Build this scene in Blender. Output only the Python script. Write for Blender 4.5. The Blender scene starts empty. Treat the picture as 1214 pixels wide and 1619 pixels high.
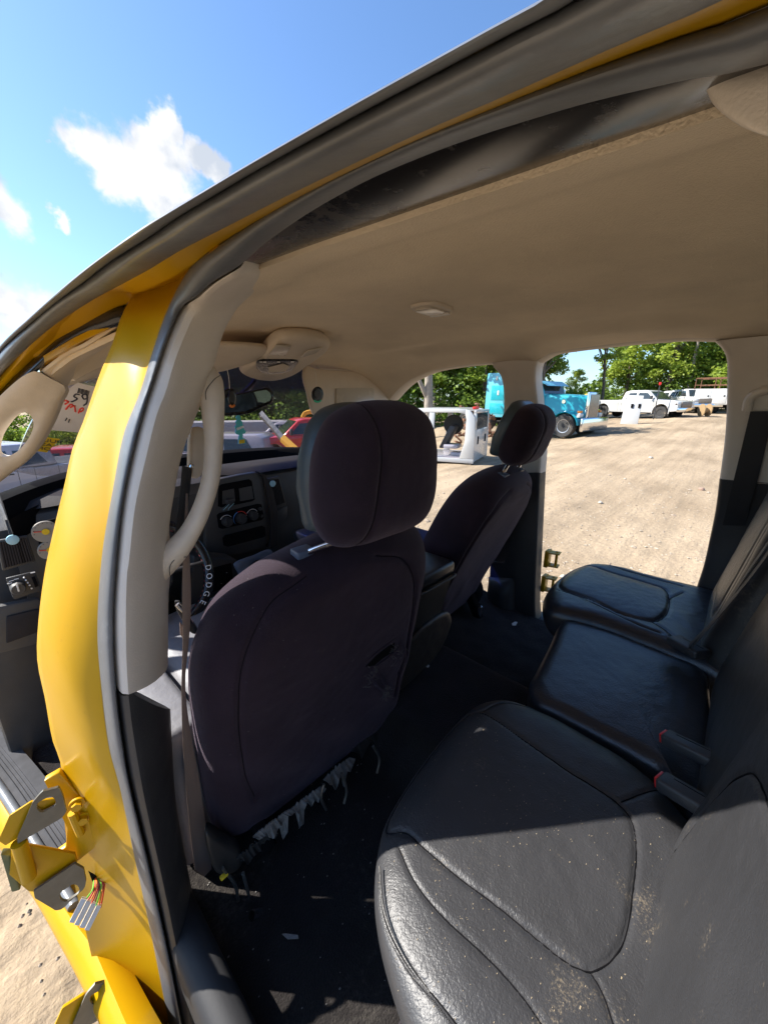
import bpy, bmesh, math, random
from mathutils import Vector, Matrix, noise
import numpy as np
random.seed(7)
scn = bpy.context.scene
COL = scn.collection

# ---------------------------------------------------------------- camera
F_PX, PITCH, HEAD = 607.0, math.radians(16.4), math.radians(47.3)
EYE = Vector((-.94, 0, 1.68))
cam_d = bpy.data.cameras.new('camera'); cam = bpy.data.objects.new('camera', cam_d); COL.objects.link(cam)
cam_d.sensor_fit = 'HORIZONTAL'; cam_d.sensor_width = 36; cam_d.lens = 18
cam_d.clip_start = .005; cam_d.clip_end = 2000
cam.location = EYE; cam.rotation_euler = (math.radians(90)-PITCH, 0, -HEAD)
scn.camera = cam

# ---------------------------------------------------------------- light
SUN_EL, SUN_AZ = math.radians(43), math.radians(-37)     # azimuth from +Y towards +X
SDIR = Vector((math.sin(SUN_AZ)*math.cos(SUN_EL), math.cos(SUN_AZ)*math.cos(SUN_EL), math.sin(SUN_EL)))
sd = bpy.data.lights.new('sun', 'SUN'); sd.energy = 2.0; sd.angle = math.radians(.5); sd.color = (1, .95, .87)
so = bpy.data.objects.new('sun', sd); COL.objects.link(so)
so.rotation_euler = (-SDIR).to_track_quat('-Z', 'Y').to_euler()
so.location = (-5, 5, 12)
scn.view_settings.view_transform = 'Standard'; scn.view_settings.look = 'None'
scn.view_settings.gamma = 1; scn.view_settings.use_curve_mapping = False
scn.view_settings.exposure = 2.58
scn.cycles.max_bounces = 12; scn.cycles.diffuse_bounces = 9; scn.cycles.glossy_bounces = 4
scn.cycles.transparent_max_bounces = 16
scn.cycles.caustics_reflective = False; scn.cycles.caustics_refractive = False
scn.cycles.use_denoising = True

# ---------------------------------------------------------------- pixel -> place helpers
_h = Vector((math.sin(HEAD), math.cos(HEAD), 0)); _r = Vector((math.cos(HEAD), -math.sin(HEAD), 0)); _z = Vector((0, 0, 1))
_F = _h*math.cos(PITCH) - _z*math.sin(PITCH); _U = _h*math.sin(PITCH) + _z*math.cos(PITCH)
def ray(u, v): return _F + _r*((u-607)/F_PX) + _U*((809-v)/F_PX)
def at(u, v, ax, val):
    d = ray(u, v); i = 'xyz'.index(ax); t = (val-EYE[i])/d[i]
    return EYE + d*t
def atp(u, v, p0, n):                       # on a slanted plane
    d = ray(u, v); n = Vector(n); t = (Vector(p0)-EYE).dot(n)/d.dot(n)
    return EYE + d*t
def XS(z):                                  # half width of the cab's inner side at height z
    if z <= 1.25: return .86
    return .86 - .18*min(1, (z-1.25)/.58)
def shell(u, v, off=0.0):                   # on the passenger side wall
    d = ray(u, v); lo, hi = .05, 6.
    for _ in range(40):
        t = (lo+hi)/2; p = EYE+d*t
        if p.x > XS(p.z)+off: hi = t
        else: lo = t
    return EYE+d*t
def gz(x, y):                               # height of the yard: it falls away ahead of the cab
    r = math.hypot(x+.94, y); az = math.degrees(math.atan2(x+.94, y))
    ks = [(-180,0),(-100,0),(-30,-.15),(5,-.15),(18,-.135),(30,-.115),(47,-.045),(58,-.012),(66,-.014),(72,-.008),(76,.012),(79,.018),(85,.028),(100,.025),(180,0)]
    for (a, ka), (b, kb) in zip(ks, ks[1:]):
        if a <= az <= b:
            s = (az-a)/(b-a); s = s*s*(3-2*s); k = ka+(kb-ka)*s; break
    if k > 0: return k*max(0, min(r, 34)-12)
    return k*max(0, min(r, 42)-6)
def gat(u, v, r):                           # ground point under pixel column u, at range r
    d = ray(u, v); s = r/math.hypot(d.x, d.y); x, y = EYE.x+d.x*s, EYE.y+d.y*s
    return Vector((x, y, gz(x, y)))

# ---------------------------------------------------------------- curves
def cr(pts, n):
    P = [Vector(p) for p in pts]
    if len(P) == 2: return [P[0].lerp(P[1], i/(n-1)) for i in range(n)]
    d = [0]
    for a, b in zip(P, P[1:]): d.append(d[-1]+max(1e-6, (b-a).length))
    out = []; k = 0
    for i in range(n):
        s = d[-1]*i/(n-1)
        while k < len(P)-2 and s > d[k+1]: k += 1
        t = (s-d[k])/(d[k+1]-d[k]); t = min(1, max(0, t))
        h = d[k+1]-d[k]
        m1 = (P[k+1]-P[k-1])/(d[k+1]-d[k-1]) if k > 0 else (P[k+1]-P[k])/h
        m2 = (P[k+2]-P[k])/(d[k+2]-d[k]) if k < len(P)-2 else (P[k+1]-P[k])/h
        t2, t3 = t*t, t*t*t
        out.append(P[k]*(2*t3-3*t2+1)+m1*h*(t3-2*t2+t)+P[k+1]*(-2*t3+3*t2)+m2*h*(t3-t2))
    return out

class MB:
    def __init__(s): s.v = []; s.f = []
    def add(s, vs, fs, M=None):
        b = len(s.v)
        s.v += [(M @ Vector(v)) if M else Vector(v) for v in vs]
        s.f += [tuple(b+i for i in f) for f in fs]; return s
    def loft(s, rings, closed=True, caps=True):
        b = len(s.v); n = len(rings[0])
        for r in rings: s.v += [Vector(p) for p in r]
        for i in range(len(rings)-1):
            for j in range(n if closed else n-1):
                k = (j+1) % n
                s.f.append((b+i*n+j, b+i*n+k, b+(i+1)*n+k, b+(i+1)*n+j))
        if caps and closed:
            s.f.append(tuple(b+j for j in reversed(range(n)))); e = b+(len(rings)-1)*n
            s.f.append(tuple(e+j for j in range(n)))
        return s
    def tube(s, path, r, seg=10, n=None, squash=None, up=(0, 0, 1), closed=False):
        P = cr(path, n) if n else [Vector(p) for p in path]
        rr = r if callable(r) else ((lambda t: r) if not isinstance(r, (list, tuple)) else (lambda t: float(np.interp(t, np.linspace(0, 1, len(r)), r))))
        rings = []; prev = Vector(up)
        for i, p in enumerate(P):
            t = (P[min(i+1, len(P)-1)]-P[max(i-1, 0)]).normalized()
            a = prev - t*prev.dot(t)
            if a.length < 1e-4: a = t.orthogonal()
            a.normalize(); b = t.cross(a); prev = a
            R = rr(i/(len(P)-1)); k = squash or 1
            rings.append([p + a*(R*math.cos(2*math.pi*j/seg)) + b*(R*k*math.sin(2*math.pi*j/seg)) for j in range(seg)])
        return s.loft(rings)
    def band(s, A, B, n=60, bulge=.01, back=.008, ref=(-.94, -1, 1.5), ns=8, pw=.6, rd=None):
        A, B = cr(A, n), cr(B, n); ref = Vector(ref); rings = []
        for i in range(n):
            a, b = A[i], B[i]; t = A[min(i+1, n-1)]-A[max(i-1, 0)] + B[min(i+1, n-1)]-B[max(i-1, 0)]
            nn = (b-a).cross(t).normalized()
            if nn.dot(Vector(rd) if rd and rd != 'near' else ref-a) < 0: nn = -nn
            if rd == 'near':                             # swell square to the line of travel, towards the open doorway
                tt = t.normalized(); m_ = (a+b)/2; nn = EYE-m_; nn = (nn-tt*nn.dot(tt)).normalized()
            ring = [a.lerp(b, j/ns)+nn*min(bulge, .5*(b-a).length)*math.sin(math.pi*j/ns)**pw for j in range(ns+1)]
            ring += [b.lerp(a, j/4)-nn*back*(1 if 0 < j < 4 else .4) for j in range(0, 5)]
            rings.append(ring)
        return s.loft(rings)
    def box(s, c, size, bev=0, M=None, seg=2):
        bm = bmesh.new(); bmesh.ops.create_cube(bm, size=1)
        for v in bm.verts: v.co = Vector((v.co.x*size[0], v.co.y*size[1], v.co.z*size[2]))
        if bev: bmesh.ops.bevel(bm, geom=bm.edges[:], offset=bev, segments=seg, profile=.5, affect='EDGES')
        T = Matrix.Translation(c); M = (M @ T) if M else T
        bm.verts.index_update()
        s.add([v.co.copy() for v in bm.verts], [[v.index for v in f.verts] for f in bm.faces], M); bm.free(); return s
    def prism(s, poly, vec, bev=0, seg=2, M=None):
        bm = bmesh.new(); vec = Vector(vec)
        vs = [bm.verts.new(Vector(p)) for p in poly]; f = bm.faces.new(vs)
        r = bmesh.ops.extrude_face_region(bm, geom=[f])
        for e in r['geom']:
            if isinstance(e, bmesh.types.BMVert): e.co += vec
        bmesh.ops.recalc_face_normals(bm, faces=bm.faces[:])
        if bev: bmesh.ops.bevel(bm, geom=bm.edges[:], offset=bev, segments=seg, profile=.5, affect='EDGES', clamp_overlap=True)
        bm.verts.index_update()
        s.add([v.co.copy() for v in bm.verts], [[v.index for v in f.verts] for f in bm.faces], M); bm.free(); return s
    def plate(s, outer, hole, vec, bev=0):               # flat plate with one hole (loops are lists of points)
        n = 48; O = loop(outer, n); H = loop(hole, n); vec = Vector(vec)
        c = sum(H, Vector())/n
        k = min(range(n), key=lambda k: (O[0]-H[k]).length); H = H[k:]+H[:k]
        if (O[6]-H[6]).length > (O[6]-H[-6]).length: H = [H[0]]+H[:0:-1]
        rings = [O, H, [p+vec for p in H], [p+vec for p in O], O]
        return s.loft(rings, True, False)
    def lathe(s, prof, M=None, seg=32):                  # profile (radius, height) about local Z
        rings = [[Vector((r*math.cos(2*math.pi*j/seg), r*math.sin(2*math.pi*j/seg), h)) for j in range(seg)] for r, h in prof]
        t = MB().loft(rings); return s.add(t.v, t.f, M)
    def pillow(s, outline, N, top, bot=None, R=.05, nr=14, na=96, p=2.2, feat=None, dome=.0, inset=0.0):
        """cushion: closed outline of points in a plane with normal N, puffed by top above and bot below"""
        N = Vector(N).normalized(); O = loop(outline, na); c = sum(O, Vector())/na
        bot = top if bot is None else bot; rings = []
        rad = sum((q-c).length for q in O)/na
        def ring(k, hh):
            out = []
            for q in O:
                x = c + (q-c)*k; out.append(x)
            return out
        for side, H in ((1, top), (-1, bot)):
            rs = []
            for i in range(nr+1):
                a = i/nr
                if a < .5: ph = a/.5*math.pi/2; dd = R*(1-math.cos(ph)); hz = math.sin(ph)
                else: dd = R+(rad-R)*((a-.5)/.5); hz = 1
                k = max(0.002, 1-dd/rad); g = []
                for q in ring(k, hz):
                    h = H*(hz**(2/p)) + (dome*(1-k*k) if hz >= 1 else dome*(1-k*k))*(1 if side > 0 else .5)
                    x = q + N*(side*h)
                    if feat and side > 0: x = x + N*feat(q, k)
                    g.append(x)
                rs.append(g)
            rings.append(rs)
        full = list(reversed(rings[1]))+rings[0][1:]
        return s.loft(full)
    def build(s, name, mat, parent=None, smooth=35, local=False, origin=None):
        """link as one mesh; world-space shapes are re-based on their root's origin, local ones kept"""
        me = bpy.data.meshes.new(name)
        org = Vector() if local else (ORG.get(parent.name, Vector()) if parent else Vector(origin) if origin else Vector())
        me.from_pydata([tuple(v-org) for v in s.v], [], s.f); me.validate(); me.update()
        bm = bmesh.new(); bm.from_mesh(me); bmesh.ops.recalc_face_normals(bm, faces=bm.faces[:]); bm.to_mesh(me); bm.free()
        if smooth:
            me.polygons.foreach_set('use_smooth', [True]*len(me.polygons))
            me.set_sharp_from_angle(angle=math.radians(smooth))
        me.materials.append(mat)
        o = bpy.data.objects.new(name, me); COL.objects.link(o); ORG[o.name] = org
        if parent: o.parent = parent
        else: o.location = org
        return o
ORG = {}
def loop(pts, n):                                        # resample a closed loop, smoothed
    P = [Vector(p) for p in pts]; m = len(P)
    Q = P[-3:]+P+P[:3]
    d = [0]
    for a, b in zip(Q, Q[1:]): d.append(d[-1]+max(1e-6, (b-a).length))
    s0, s1 = d[3], d[3+m]; out = []
    k = 3
    for i in range(n):
        s = s0+(s1-s0)*i/n
        while s > d[k+1]: k += 1
        h = d[k+1]-d[k]; t = (s-d[k])/h
        m1 = (Q[k+1]-Q[k-1])/(d[k+1]-d[k-1]); m2 = (Q[k+2]-Q[k])/(d[k+2]-d[k]); t2, t3 = t*t, t*t*t
        out.append(Q[k]*(2*t3-3*t2+1)+m1*h*(t3-2*t2+t)+Q[k+1]*(-2*t3+3*t2)+m2*h*(t3-t2))
    return out
def tag(o, label=None, cat=None, group=None, kind=None):
    if label: o['label'] = label
    if cat: o['category'] = cat
    if group: o['group'] = group
    if kind: o['kind'] = kind
    return o
def copy_tree(o, parent=None, label=None, loc=None, rz=None):
    c = o.copy(); COL.objects.link(c)
    if parent: c.parent = parent
    if label: c['label'] = label
    if loc is not None: c.location = loc
    if rz is not None: c.rotation_euler = (0, 0, rz)
    for ch in [x for x in bpy.data.objects if x.parent == o]: copy_tree(ch, c)
    return c
def thing(name, label, cat, loc=(0, 0, 0), rz=0, group=None):
    o = bpy.data.objects.new(name, None); COL.objects.link(o); o.location = loc; o.rotation_euler = (0, 0, rz)
    o.empty_display_size = .1; ORG[o.name] = Vector(loc)
    return tag(o, label, cat, group)
def rrect(cx, cy, w, h, r, n=5):                         # rounded rectangle in 2D
    out = []
    for sx, sy, a0 in ((1, 1, 0), (-1, 1, 90), (-1, -1, 180), (1, -1, 270)):
        for i in range(n+1):
            a = math.radians(a0+90*i/n); out.append((cx+sx*(w/2-r)+r*math.cos(a), cy+sy*(h/2-r)+r*math.sin(a)))
    return out

# ---------------------------------------------------------------- materials
def mat(name, col, rough=.5, metal=0, bump=0, bscale=100, var=0, vscale=3, col2=None, spec=.5, coat=0, sheen=0, dust=0, dscale=40, dcol=(.35, .27, .18), voro=False, coord='Object', bdist=.002, edge=None, dth=.30):
    m = bpy.data.materials.new(name); m.use_nodes = True; nt = m.node_tree; N = nt.nodes; L = nt.links
    b = N['Principled BSDF']; b.inputs['Roughness'].default_value = rough; b.inputs['Metallic'].default_value = metal
    b.inputs['Base Color'].default_value = (*col, 1); b.inputs['Specular IOR Level'].default_value = spec
    if coat: b.inputs['Coat Weight'].default_value = coat; b.inputs['Coat Roughness'].default_value = .08
    if sheen:
        b.inputs['Sheen Weight'].default_value = sheen; b.inputs['Sheen Roughness'].default_value = .5; b.inputs['Sheen Tint'].default_value = (.85, .7, .88, 1)
    tc = N.new('ShaderNodeTexCoord')
    out = None
    if var or col2:
        nz = N.new('ShaderNodeTexNoise'); nz.inputs['Scale'].default_value = vscale; nz.inputs['Detail'].default_value = 8; nz.inputs['Roughness'].default_value = .62
        L.new(tc.outputs[coord], nz.inputs['Vector'])
        rp = N.new('ShaderNodeValToRGB'); rp.color_ramp.elements[0].position = .35; rp.color_ramp.elements[1].position = .68
        c2 = col2 or tuple(c*(1-var) for c in col)
        rp.color_ramp.elements[0].color = (*c2, 1); rp.color_ramp.elements[1].color = (*col, 1)
        L.new(nz.outputs['Fac'], rp.inputs['Fac']); out = rp.outputs['Color']
    if dust:
        nz = N.new('ShaderNodeTexNoise'); nz.inputs['Scale'].default_value = dscale; nz.inputs['Detail'].default_value = 10; nz.inputs['Roughness'].default_value = .75
        n2 = N.new('ShaderNodeTexNoise'); n2.inputs['Scale'].default_value = dscale*.05; n2.inputs['Detail'].default_value = 5
        L.new(tc.outputs[coord], nz.inputs['Vector']); L.new(tc.outputs[coord], n2.inputs['Vector'])
        mu = N.new('ShaderNodeMath'); mu.operation = 'MULTIPLY'; L.new(nz.outputs['Fac'], mu.inputs[0]); L.new(n2.outputs['Fac'], mu.inputs[1])
        rp = N.new('ShaderNodeValToRGB'); rp.color_ramp.elements[0].position = dth; rp.color_ramp.elements[1].position = dth+.10
        rp.color_ramp.elements[0].color = (0, 0, 0, 1); rp.color_ramp.elements[1].color = (dust, dust, dust, 1)
        L.new(mu.outputs[0], rp.inputs['Fac'])
        mx = N.new('ShaderNodeMix'); mx.data_type = 'RGBA'; L.new(rp.outputs['Color'], mx.inputs['Factor'])
        if out: L.new(out, mx.inputs[6])
        else: mx.inputs[6].default_value = (*col, 1)
        mx.inputs[7].default_value = (*dcol, 1); out = mx.outputs[2]
        mr = N.new('ShaderNodeMapRange'); mr.inputs['To Min'].default_value = rough; mr.inputs['To Max'].default_value = .9
        L.new(rp.outputs['Color'], mr.inputs['Value']); L.new(mr.outputs[0], b.inputs['Roughness'])
    elif rough < .6:
        nz = N.new('ShaderNodeTexNoise'); nz.inputs['Scale'].default_value = 14; nz.inputs['Detail'].default_value = 6
        L.new(tc.outputs[coord], nz.inputs['Vector'])
        mr = N.new('ShaderNodeMapRange'); mr.inputs['From Min'].default_value = .3; mr.inputs['From Max'].default_value = .7
        mr.inputs['To Min'].default_value = rough*.82; mr.inputs['To Max'].default_value = min(1, rough*1.25)
        L.new(nz.outputs['Fac'], mr.inputs['Value']); L.new(mr.outputs[0], b.inputs['Roughness'])
    if out: L.new(out, b.inputs['Base Color'])
    if bump:
        if voro:
            tx = N.new('ShaderNodeTexVoronoi'); tx.inputs['Scale'].default_value = bscale; tx.feature = 'SMOOTH_F1'; src = tx.outputs['Distance']
            nn = N.new('ShaderNodeTexNoise'); nn.inputs['Scale'].default_value = bscale*.6; nn.inputs['Detail'].default_value = 3
            L.new(tc.outputs[coord], nn.inputs['Vector'])
            va = N.new('ShaderNodeVectorMath'); va.operation = 'MULTIPLY_ADD'; va.inputs[1].default_value = (.012, .012, .012)
            L.new(nn.outputs['Color'], va.inputs[0]); L.new(tc.outputs[coord], va.inputs[2]); L.new(va.outputs[0], tx.inputs['Vector'])
        else:
            tx = N.new('ShaderNodeTexNoise'); tx.inputs['Scale'].default_value = bscale; tx.inputs['Detail'].default_value = 6; src = tx.outputs['Fac']
            L.new(tc.outputs[coord], tx.inputs['Vector'])
        bp = N.new('ShaderNodeBump'); bp.inputs['Strength'].default_value = bump; bp.inputs['Distance'].default_value = bdist
        L.new(src, bp.inputs['Height']); L.new(bp.outputs[0], b.inputs['Normal'])
    return m
M = {}
M['yellow'] = mat('yellow_paint', (.53, .295, .003), .33, spec=.35, coat=.06, bump=.06, bscale=6, bdist=.01, var=.10, vscale=2.5, dust=.22, dscale=70, dcol=(.26, .17, .05), dth=.335)
M['seal'] = mat('weathered_rubber', (.165, .175, .19), .34, bump=.35, bscale=60, bdist=.002, var=.35, vscale=9, dust=.25, dscale=60, dcol=(.22, .22, .21))
M['seal2'] = mat('rubber_grey', (.12, .13, .145), .42, bump=.3, bscale=90, bdist=.0015, var=.3, vscale=8, dust=.3, dscale=70, dcol=(.3, .3, .3))
M['gloss'] = mat('black_garnish', (.010, .010, .011), .25, bump=.15, bscale=30, bdist=.001, dust=.35, dscale=34, dcol=(.16, .15, .14))
M['beige'] = mat('beige_trim', (.68, .62, .55), .48, bump=.35, bscale=420, bdist=.0012, var=.14, vscale=5)
M['handle'] = mat('beige_handle', (.68, .60, .50), .45, bump=.3, bscale=300, bdist=.001, var=.22, vscale=9)
M['head'] = mat('headliner_cloth', (.84, .71, .54), .95, bump=.9, bscale=360, bdist=.002, var=.17, vscale=3.2, spec=.1)
M['head_trim'] = mat('visor_vinyl', (.68, .59, .48), .7, bump=.4, bscale=300, bdist=.001, var=.12, vscale=6)
M['dark'] = mat('dark_plastic', (.04, .04, .043), .5, bump=.4, bscale=350, bdist=.001, var=.25, vscale=6)
M['dash'] = mat('dash_plastic', (.06, .058, .058), .5, bump=.5, bscale=300, bdist=.001, var=.25, vscale=5)
M['dashtop'] = mat('dash_top_plastic', (.035, .031, .032), .75, spec=.2, bump=.5, bscale=200, bdist=.001, var=.25, vscale=7)
M['black'] = mat('flat_black', (.006, .006, .007), .95, spec=.08)
M['carpet'] = mat('black_carpet', (.021, .019, .017), .95, bump=1, bscale=260, bdist=.004, var=.4, vscale=9, sheen=.12, dust=.12, dscale=90, dcol=(.2, .18, .15), spec=.1)
M['cloth'] = mat('seat_cover_cloth', (.021, .0115, .020), .85, bump=.9, bscale=520, bdist=.0016, var=.45, vscale=7, sheen=.16, dust=.03, dscale=160, dcol=(.22,.18,.2), spec=.2)
M['cloth_side'] = mat('seat_cover_vinyl', (.05, .072, .09), .36, bump=.6, bscale=18, bdist=.006, var=.2)
def leather(name, dust, rough=.36, col=(.028, .030, .036)):
    return mat(name, col, rough, bump=.36, bscale=290, bdist=.0016, voro=True, var=.2, vscale=6, dust=dust, dscale=260, dcol=(.30, .235, .15), spec=.5, dth=.36)
M['leather_n'] = leather('dusty_leather', .45, .45, (.036, .036, .039))
M['leather'] = leather('black_leather', .05, .28)
M['leather_b'] = mat('leather_back', (.040, .038, .037), .42, bump=.35, bscale=420, bdist=.0012, voro=True, var=.2, vscale=6, dust=.25, dscale=60, dcol=(.3, .25, .18))
M['belt'] = mat('belt_web', (.20, .145, .12), .6, bump=.6, bscale=500, bdist=.001)
M['belt_dark'] = mat('belt_web_dark', (.02, .02, .023), .6, bump=.6, bscale=500, bdist=.001)
M['chrome'] = mat('chrome', (.75, .75, .76), .12, metal=1)
M['steel'] = mat('bare_steel', (.30, .29, .27), .38, metal=.8, bump=.4, bscale=40, var=.4, vscale=20)
M['primer'] = mat('grey_hinge_metal', (.20, .19, .16), .5, metal=.3, bump=.3, bscale=60, var=.35, vscale=14)
M['alu'] = mat('scuff_plate', (.06, .06, .065), .8, metal=0, spec=.2, bump=.2, bscale=60, var=.3, vscale=20)
M['foot'] = mat('footwell_plastic', (.016, .016, .018), .7, bump=.2, bscale=200, bdist=.001)
M['red'] = mat('red_button', (.6, .02, .02), .4)
M['white'] = mat('white_plastic', (.72, .70, .66), .4, var=.2, vscale=30)
M['fluff'] = mat('torn_lining', (.24, .225, .21), .95, bump=.8, bscale=200, bdist=.003, var=.4, vscale=50)
M['teal'] = mat('teal_card', (.10, .55, .58), .6)
M['orange'] = mat('orange_wick', (.65, .2, .04), .5)
M['green'] = mat('green_wick', (.05, .6, .35), .4)
M['mirror'] = mat('mirror_glass', (.55, .6, .65), .03, metal=1)
M['navy'] = mat('navy_vinyl', (.07, .10, .16), .4, bump=.4, bscale=200)
M['gauge'] = mat('gauge_face', (.30, .28, .25), .5)
M['wire_r'] = mat('wire_red', (.5, .04, .03), .4); M['wire_g'] = mat('wire_green', (.15, .45, .04), .4); M['wire_o'] = mat('wire_orange', (.6, .18, .03), .4); M['wire_b'] = mat('wire_brown', (.12, .06, .04), .4)
M['badge'] = mat('blue_badge', (.35, .6, .72), .25)
M['lens'] = mat('lamp_lens', (.55, .49, .40), .25)
M['print'] = mat('white_print', (.8, .8, .8), .6); M['print_red'] = mat('red_print', (.7, .05, .03), .6); M['print_blue'] = mat('blue_print', (.1, .3, .7), .6); M['ink'] = mat('black_ink', (.03, .03, .04), .7)
M['paper'] = mat('white_paper', (.62, .58, .56), .8); M['label_y'] = mat('yellow_paper', (.75, .52, .02), .7)
# glass with a faded blue sun band along its top edge
def glass(name, tint, gl=.06, dirt=0.0, band=None):
    m = bpy.data.materials.new(name); m.use_nodes = True; nt = m.node_tree; N = nt.nodes; L = nt.links; N.clear()
    o = N.new('ShaderNodeOutputMaterial'); t = N.new('ShaderNodeBsdfTransparent'); t.inputs[0].default_value = (*tint, 1)
    g = N.new('ShaderNodeBsdfGlossy'); g.inputs['Roughness'].default_value = .02
    lw = N.new('ShaderNodeLayerWeight'); lw.inputs[0].default_value = .5; pw_ = N.new('ShaderNodeMath'); pw_.operation = 'POWER'; pw_.inputs[1].default_value = 4; L.new(lw.outputs['Facing'], pw_.inputs[0]); fr = N.new('ShaderNodeMath'); fr.operation = 'MULTIPLY_ADD'; fr.inputs[1].default_value = .7; fr.inputs[2].default_value = gl*.5; L.new(pw_.outputs[0], fr.inputs[0])
    mx = N.new('ShaderNodeMixShader'); L.new(fr.outputs[0], mx.inputs[0]); L.new(t.outputs[0], mx.inputs[1]); L.new(g.outputs[0], mx.inputs[2])
    last = mx
    tc = N.new('ShaderNodeTexCoord')
    if band:
        sp = N.new('ShaderNodeSeparateXYZ'); L.new(tc.outputs['Object'], sp.inputs[0])
        mr = N.new('ShaderNodeMapRange'); mr.inputs['From Min'].default_value = band[0]; mr.inputs['From Max'].default_value = band[1]
        L.new(sp.outputs['Z'], mr.inputs['Value'])
        mc = N.new('ShaderNodeMix'); mc.data_type = 'RGBA'; mc.inputs[6].default_value = (*tint, 1); mc.inputs[7].default_value = (.10, .15, .45, 1)
        L.new(mr.outputs[0], mc.inputs['Factor']); L.new(mc.outputs[2], t.inputs[0])
    if dirt:
        d = N.new('ShaderNodeBsdfDiffuse'); d.inputs[0].default_value = (.5, .45, .4, 1)
        nz = N.new('ShaderNodeTexNoise'); nz.inputs['Scale'].default_value = 70; nz.inputs['Detail'].default_value = 9; L.new(tc.outputs['Object'], nz.inputs['Vector'])
        rp = N.new('ShaderNodeMapRange'); rp.inputs['From Min'].default_value = .35; rp.inputs['From Max'].default_value = .75
        rp.inputs['To Min'].default_value = dirt*.3; rp.inputs['To Max'].default_value = dirt*1.6
        L.new(nz.outputs['Fac'], rp.inputs['Value'])
        m2 = N.new('ShaderNodeMixShader'); L.new(rp.outputs[0], m2.inputs[0]); L.new(last.outputs[0], m2.inputs[1]); L.new(d.outputs[0], m2.inputs[2]); last = m2
    L.new(last.outputs[0], o.inputs[0]); return m
M['windshield'] = glass('windshield_glass', (.80, .78, .80), dirt=.05, band=(1.70, 1.74))
M['glass'] = glass('window_glass', (.35, .42, .40), dirt=.04)

# ---------------------------------------------------------------- world: blue summer sky with cumulus
w = bpy.data.worlds.new('World'); scn.world = w; w.use_nodes = True
nt = w.node_tree; N = nt.nodes; L = nt.links; N.clear()
out = N.new('ShaderNodeOutputWorld')
sky = N.new('ShaderNodeTexSky'); sky.sky_type = 'NISHITA'; sky.sun_disc = False
sky.sun_elevation = SUN_EL; sky.sun_rotation = SUN_AZ
sky.air_density = 1.0; sky.dust_density = .7; sky.ozone_density = 1.6
bg = N.new('ShaderNodeBackground'); bg.inputs[1].default_value = .043; sk = N.new('ShaderNodeMix'); sk.data_type = 'RGBA'; sk.blend_type = 'MULTIPLY'; sk.inputs['Factor'].default_value = 1; sk.inputs[7].default_value = (.70, .87, 1.04, 1); L.new(sky.outputs[0], sk.inputs[6]); L.new(sk.outputs[2], bg.inputs[0])
tc = N.new('ShaderNodeTexCoord')
nz = N.new('ShaderNodeTexNoise'); nz.inputs['Scale'].default_value = 9; nz.inputs['Detail'].default_value = 12; nz.inputs['Roughness'].default_value = .62
L.new(tc.outputs['Generated'], nz.inputs['Vector'])
wn = N.new('ShaderNodeTexNoise'); wn.inputs['Scale'].default_value = 14; wn.inputs['Detail'].default_value = 6
L.new(tc.outputs['Generated'], wn.inputs['Vector'])
wa = N.new('ShaderNodeVectorMath'); wa.operation = 'MULTIPLY_ADD'; wa.inputs[1].default_value = (.11, .11, .11)
sb = N.new('ShaderNodeVectorMath'); sb.operation = 'SUBTRACT'; sb.inputs[1].default_value = (.5, .5, .5)
L.new(wn.outputs['Color'], sb.inputs[0]); L.new(sb.outputs[0], wa.inputs[0]); L.new(tc.outputs['Generated'], wa.inputs[2])
last = None
CL = [(118,208,50),(160,240,66),(212,270,84),(255,300,78),(262,200,34),(240,225,45),(312,250,36),(345,265,30),(-10,320,72),(30,335,35),(100,345,20),(70,226,16),(35,228,10)]
CL += [(0,500,95),(-140,470,150),(70,490,60)]
for u, v, R in CL:
    d = ray(u, v); k = d.length; c = d.normalized(); rad = R/F_PX/k
    di = N.new('ShaderNodeVectorMath'); di.operation = 'DISTANCE'; di.inputs[1].default_value = c; L.new(wa.outputs[0], di.inputs[0])
    mr = N.new('ShaderNodeMapRange'); mr.inputs['From Min'].default_value = rad*1.15; mr.inputs['From Max'].default_value = rad*.15; mr.inputs['To Max'].default_value = 1
    if v > 450: mr.inputs['To Max'].default_value = .62
    L.new(di.outputs['Value'], mr.inputs['Value'])
    if last is None: last = mr.outputs[0]
    else:
        mm = N.new('ShaderNodeMath'); mm.operation = 'MAXIMUM'; L.new(last, mm.inputs[0]); L.new(mr.outputs[0], mm.inputs[1]); last = mm.outputs[0]
# scattered fair-weather cumulus over the rest of the sky, away from the open blue ahead
mp = N.new('ShaderNodeMapping'); mp.inputs['Scale'].default_value = (1, 1, 2.2); L.new(tc.outputs['Generated'], mp.inputs['Vector'])
gn = N.new('ShaderNodeTexNoise'); gn.inputs['Scale'].default_value = 3.1; gn.inputs['Detail'].default_value = 2; L.new(mp.outputs[0], gn.inputs['Vector'])
gr = N.new('ShaderNodeMapRange'); gr.inputs['From Min'].default_value = .60; gr.inputs['From Max'].default_value = .72; gr.inputs['To Max'].default_value = .8; L.new(gn.outputs['Fac'], gr.inputs['Value'])
dc = N.new('ShaderNodeVectorMath'); dc.operation = 'DISTANCE'; dc.inputs[1].default_value = ray(330, 100).normalized(); L.new(tc.outputs['Generated'], dc.inputs[0])
dr = N.new('ShaderNodeMapRange'); dr.inputs['From Min'].default_value = .75; dr.inputs['From Max'].default_value = 1.05; L.new(dc.outputs['Value'], dr.inputs['Value'])
gm = N.new('ShaderNodeMath'); gm.operation = 'MULTIPLY'; L.new(gr.outputs[0], gm.inputs[0]); L.new(dr.outputs[0], gm.inputs[1])
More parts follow.
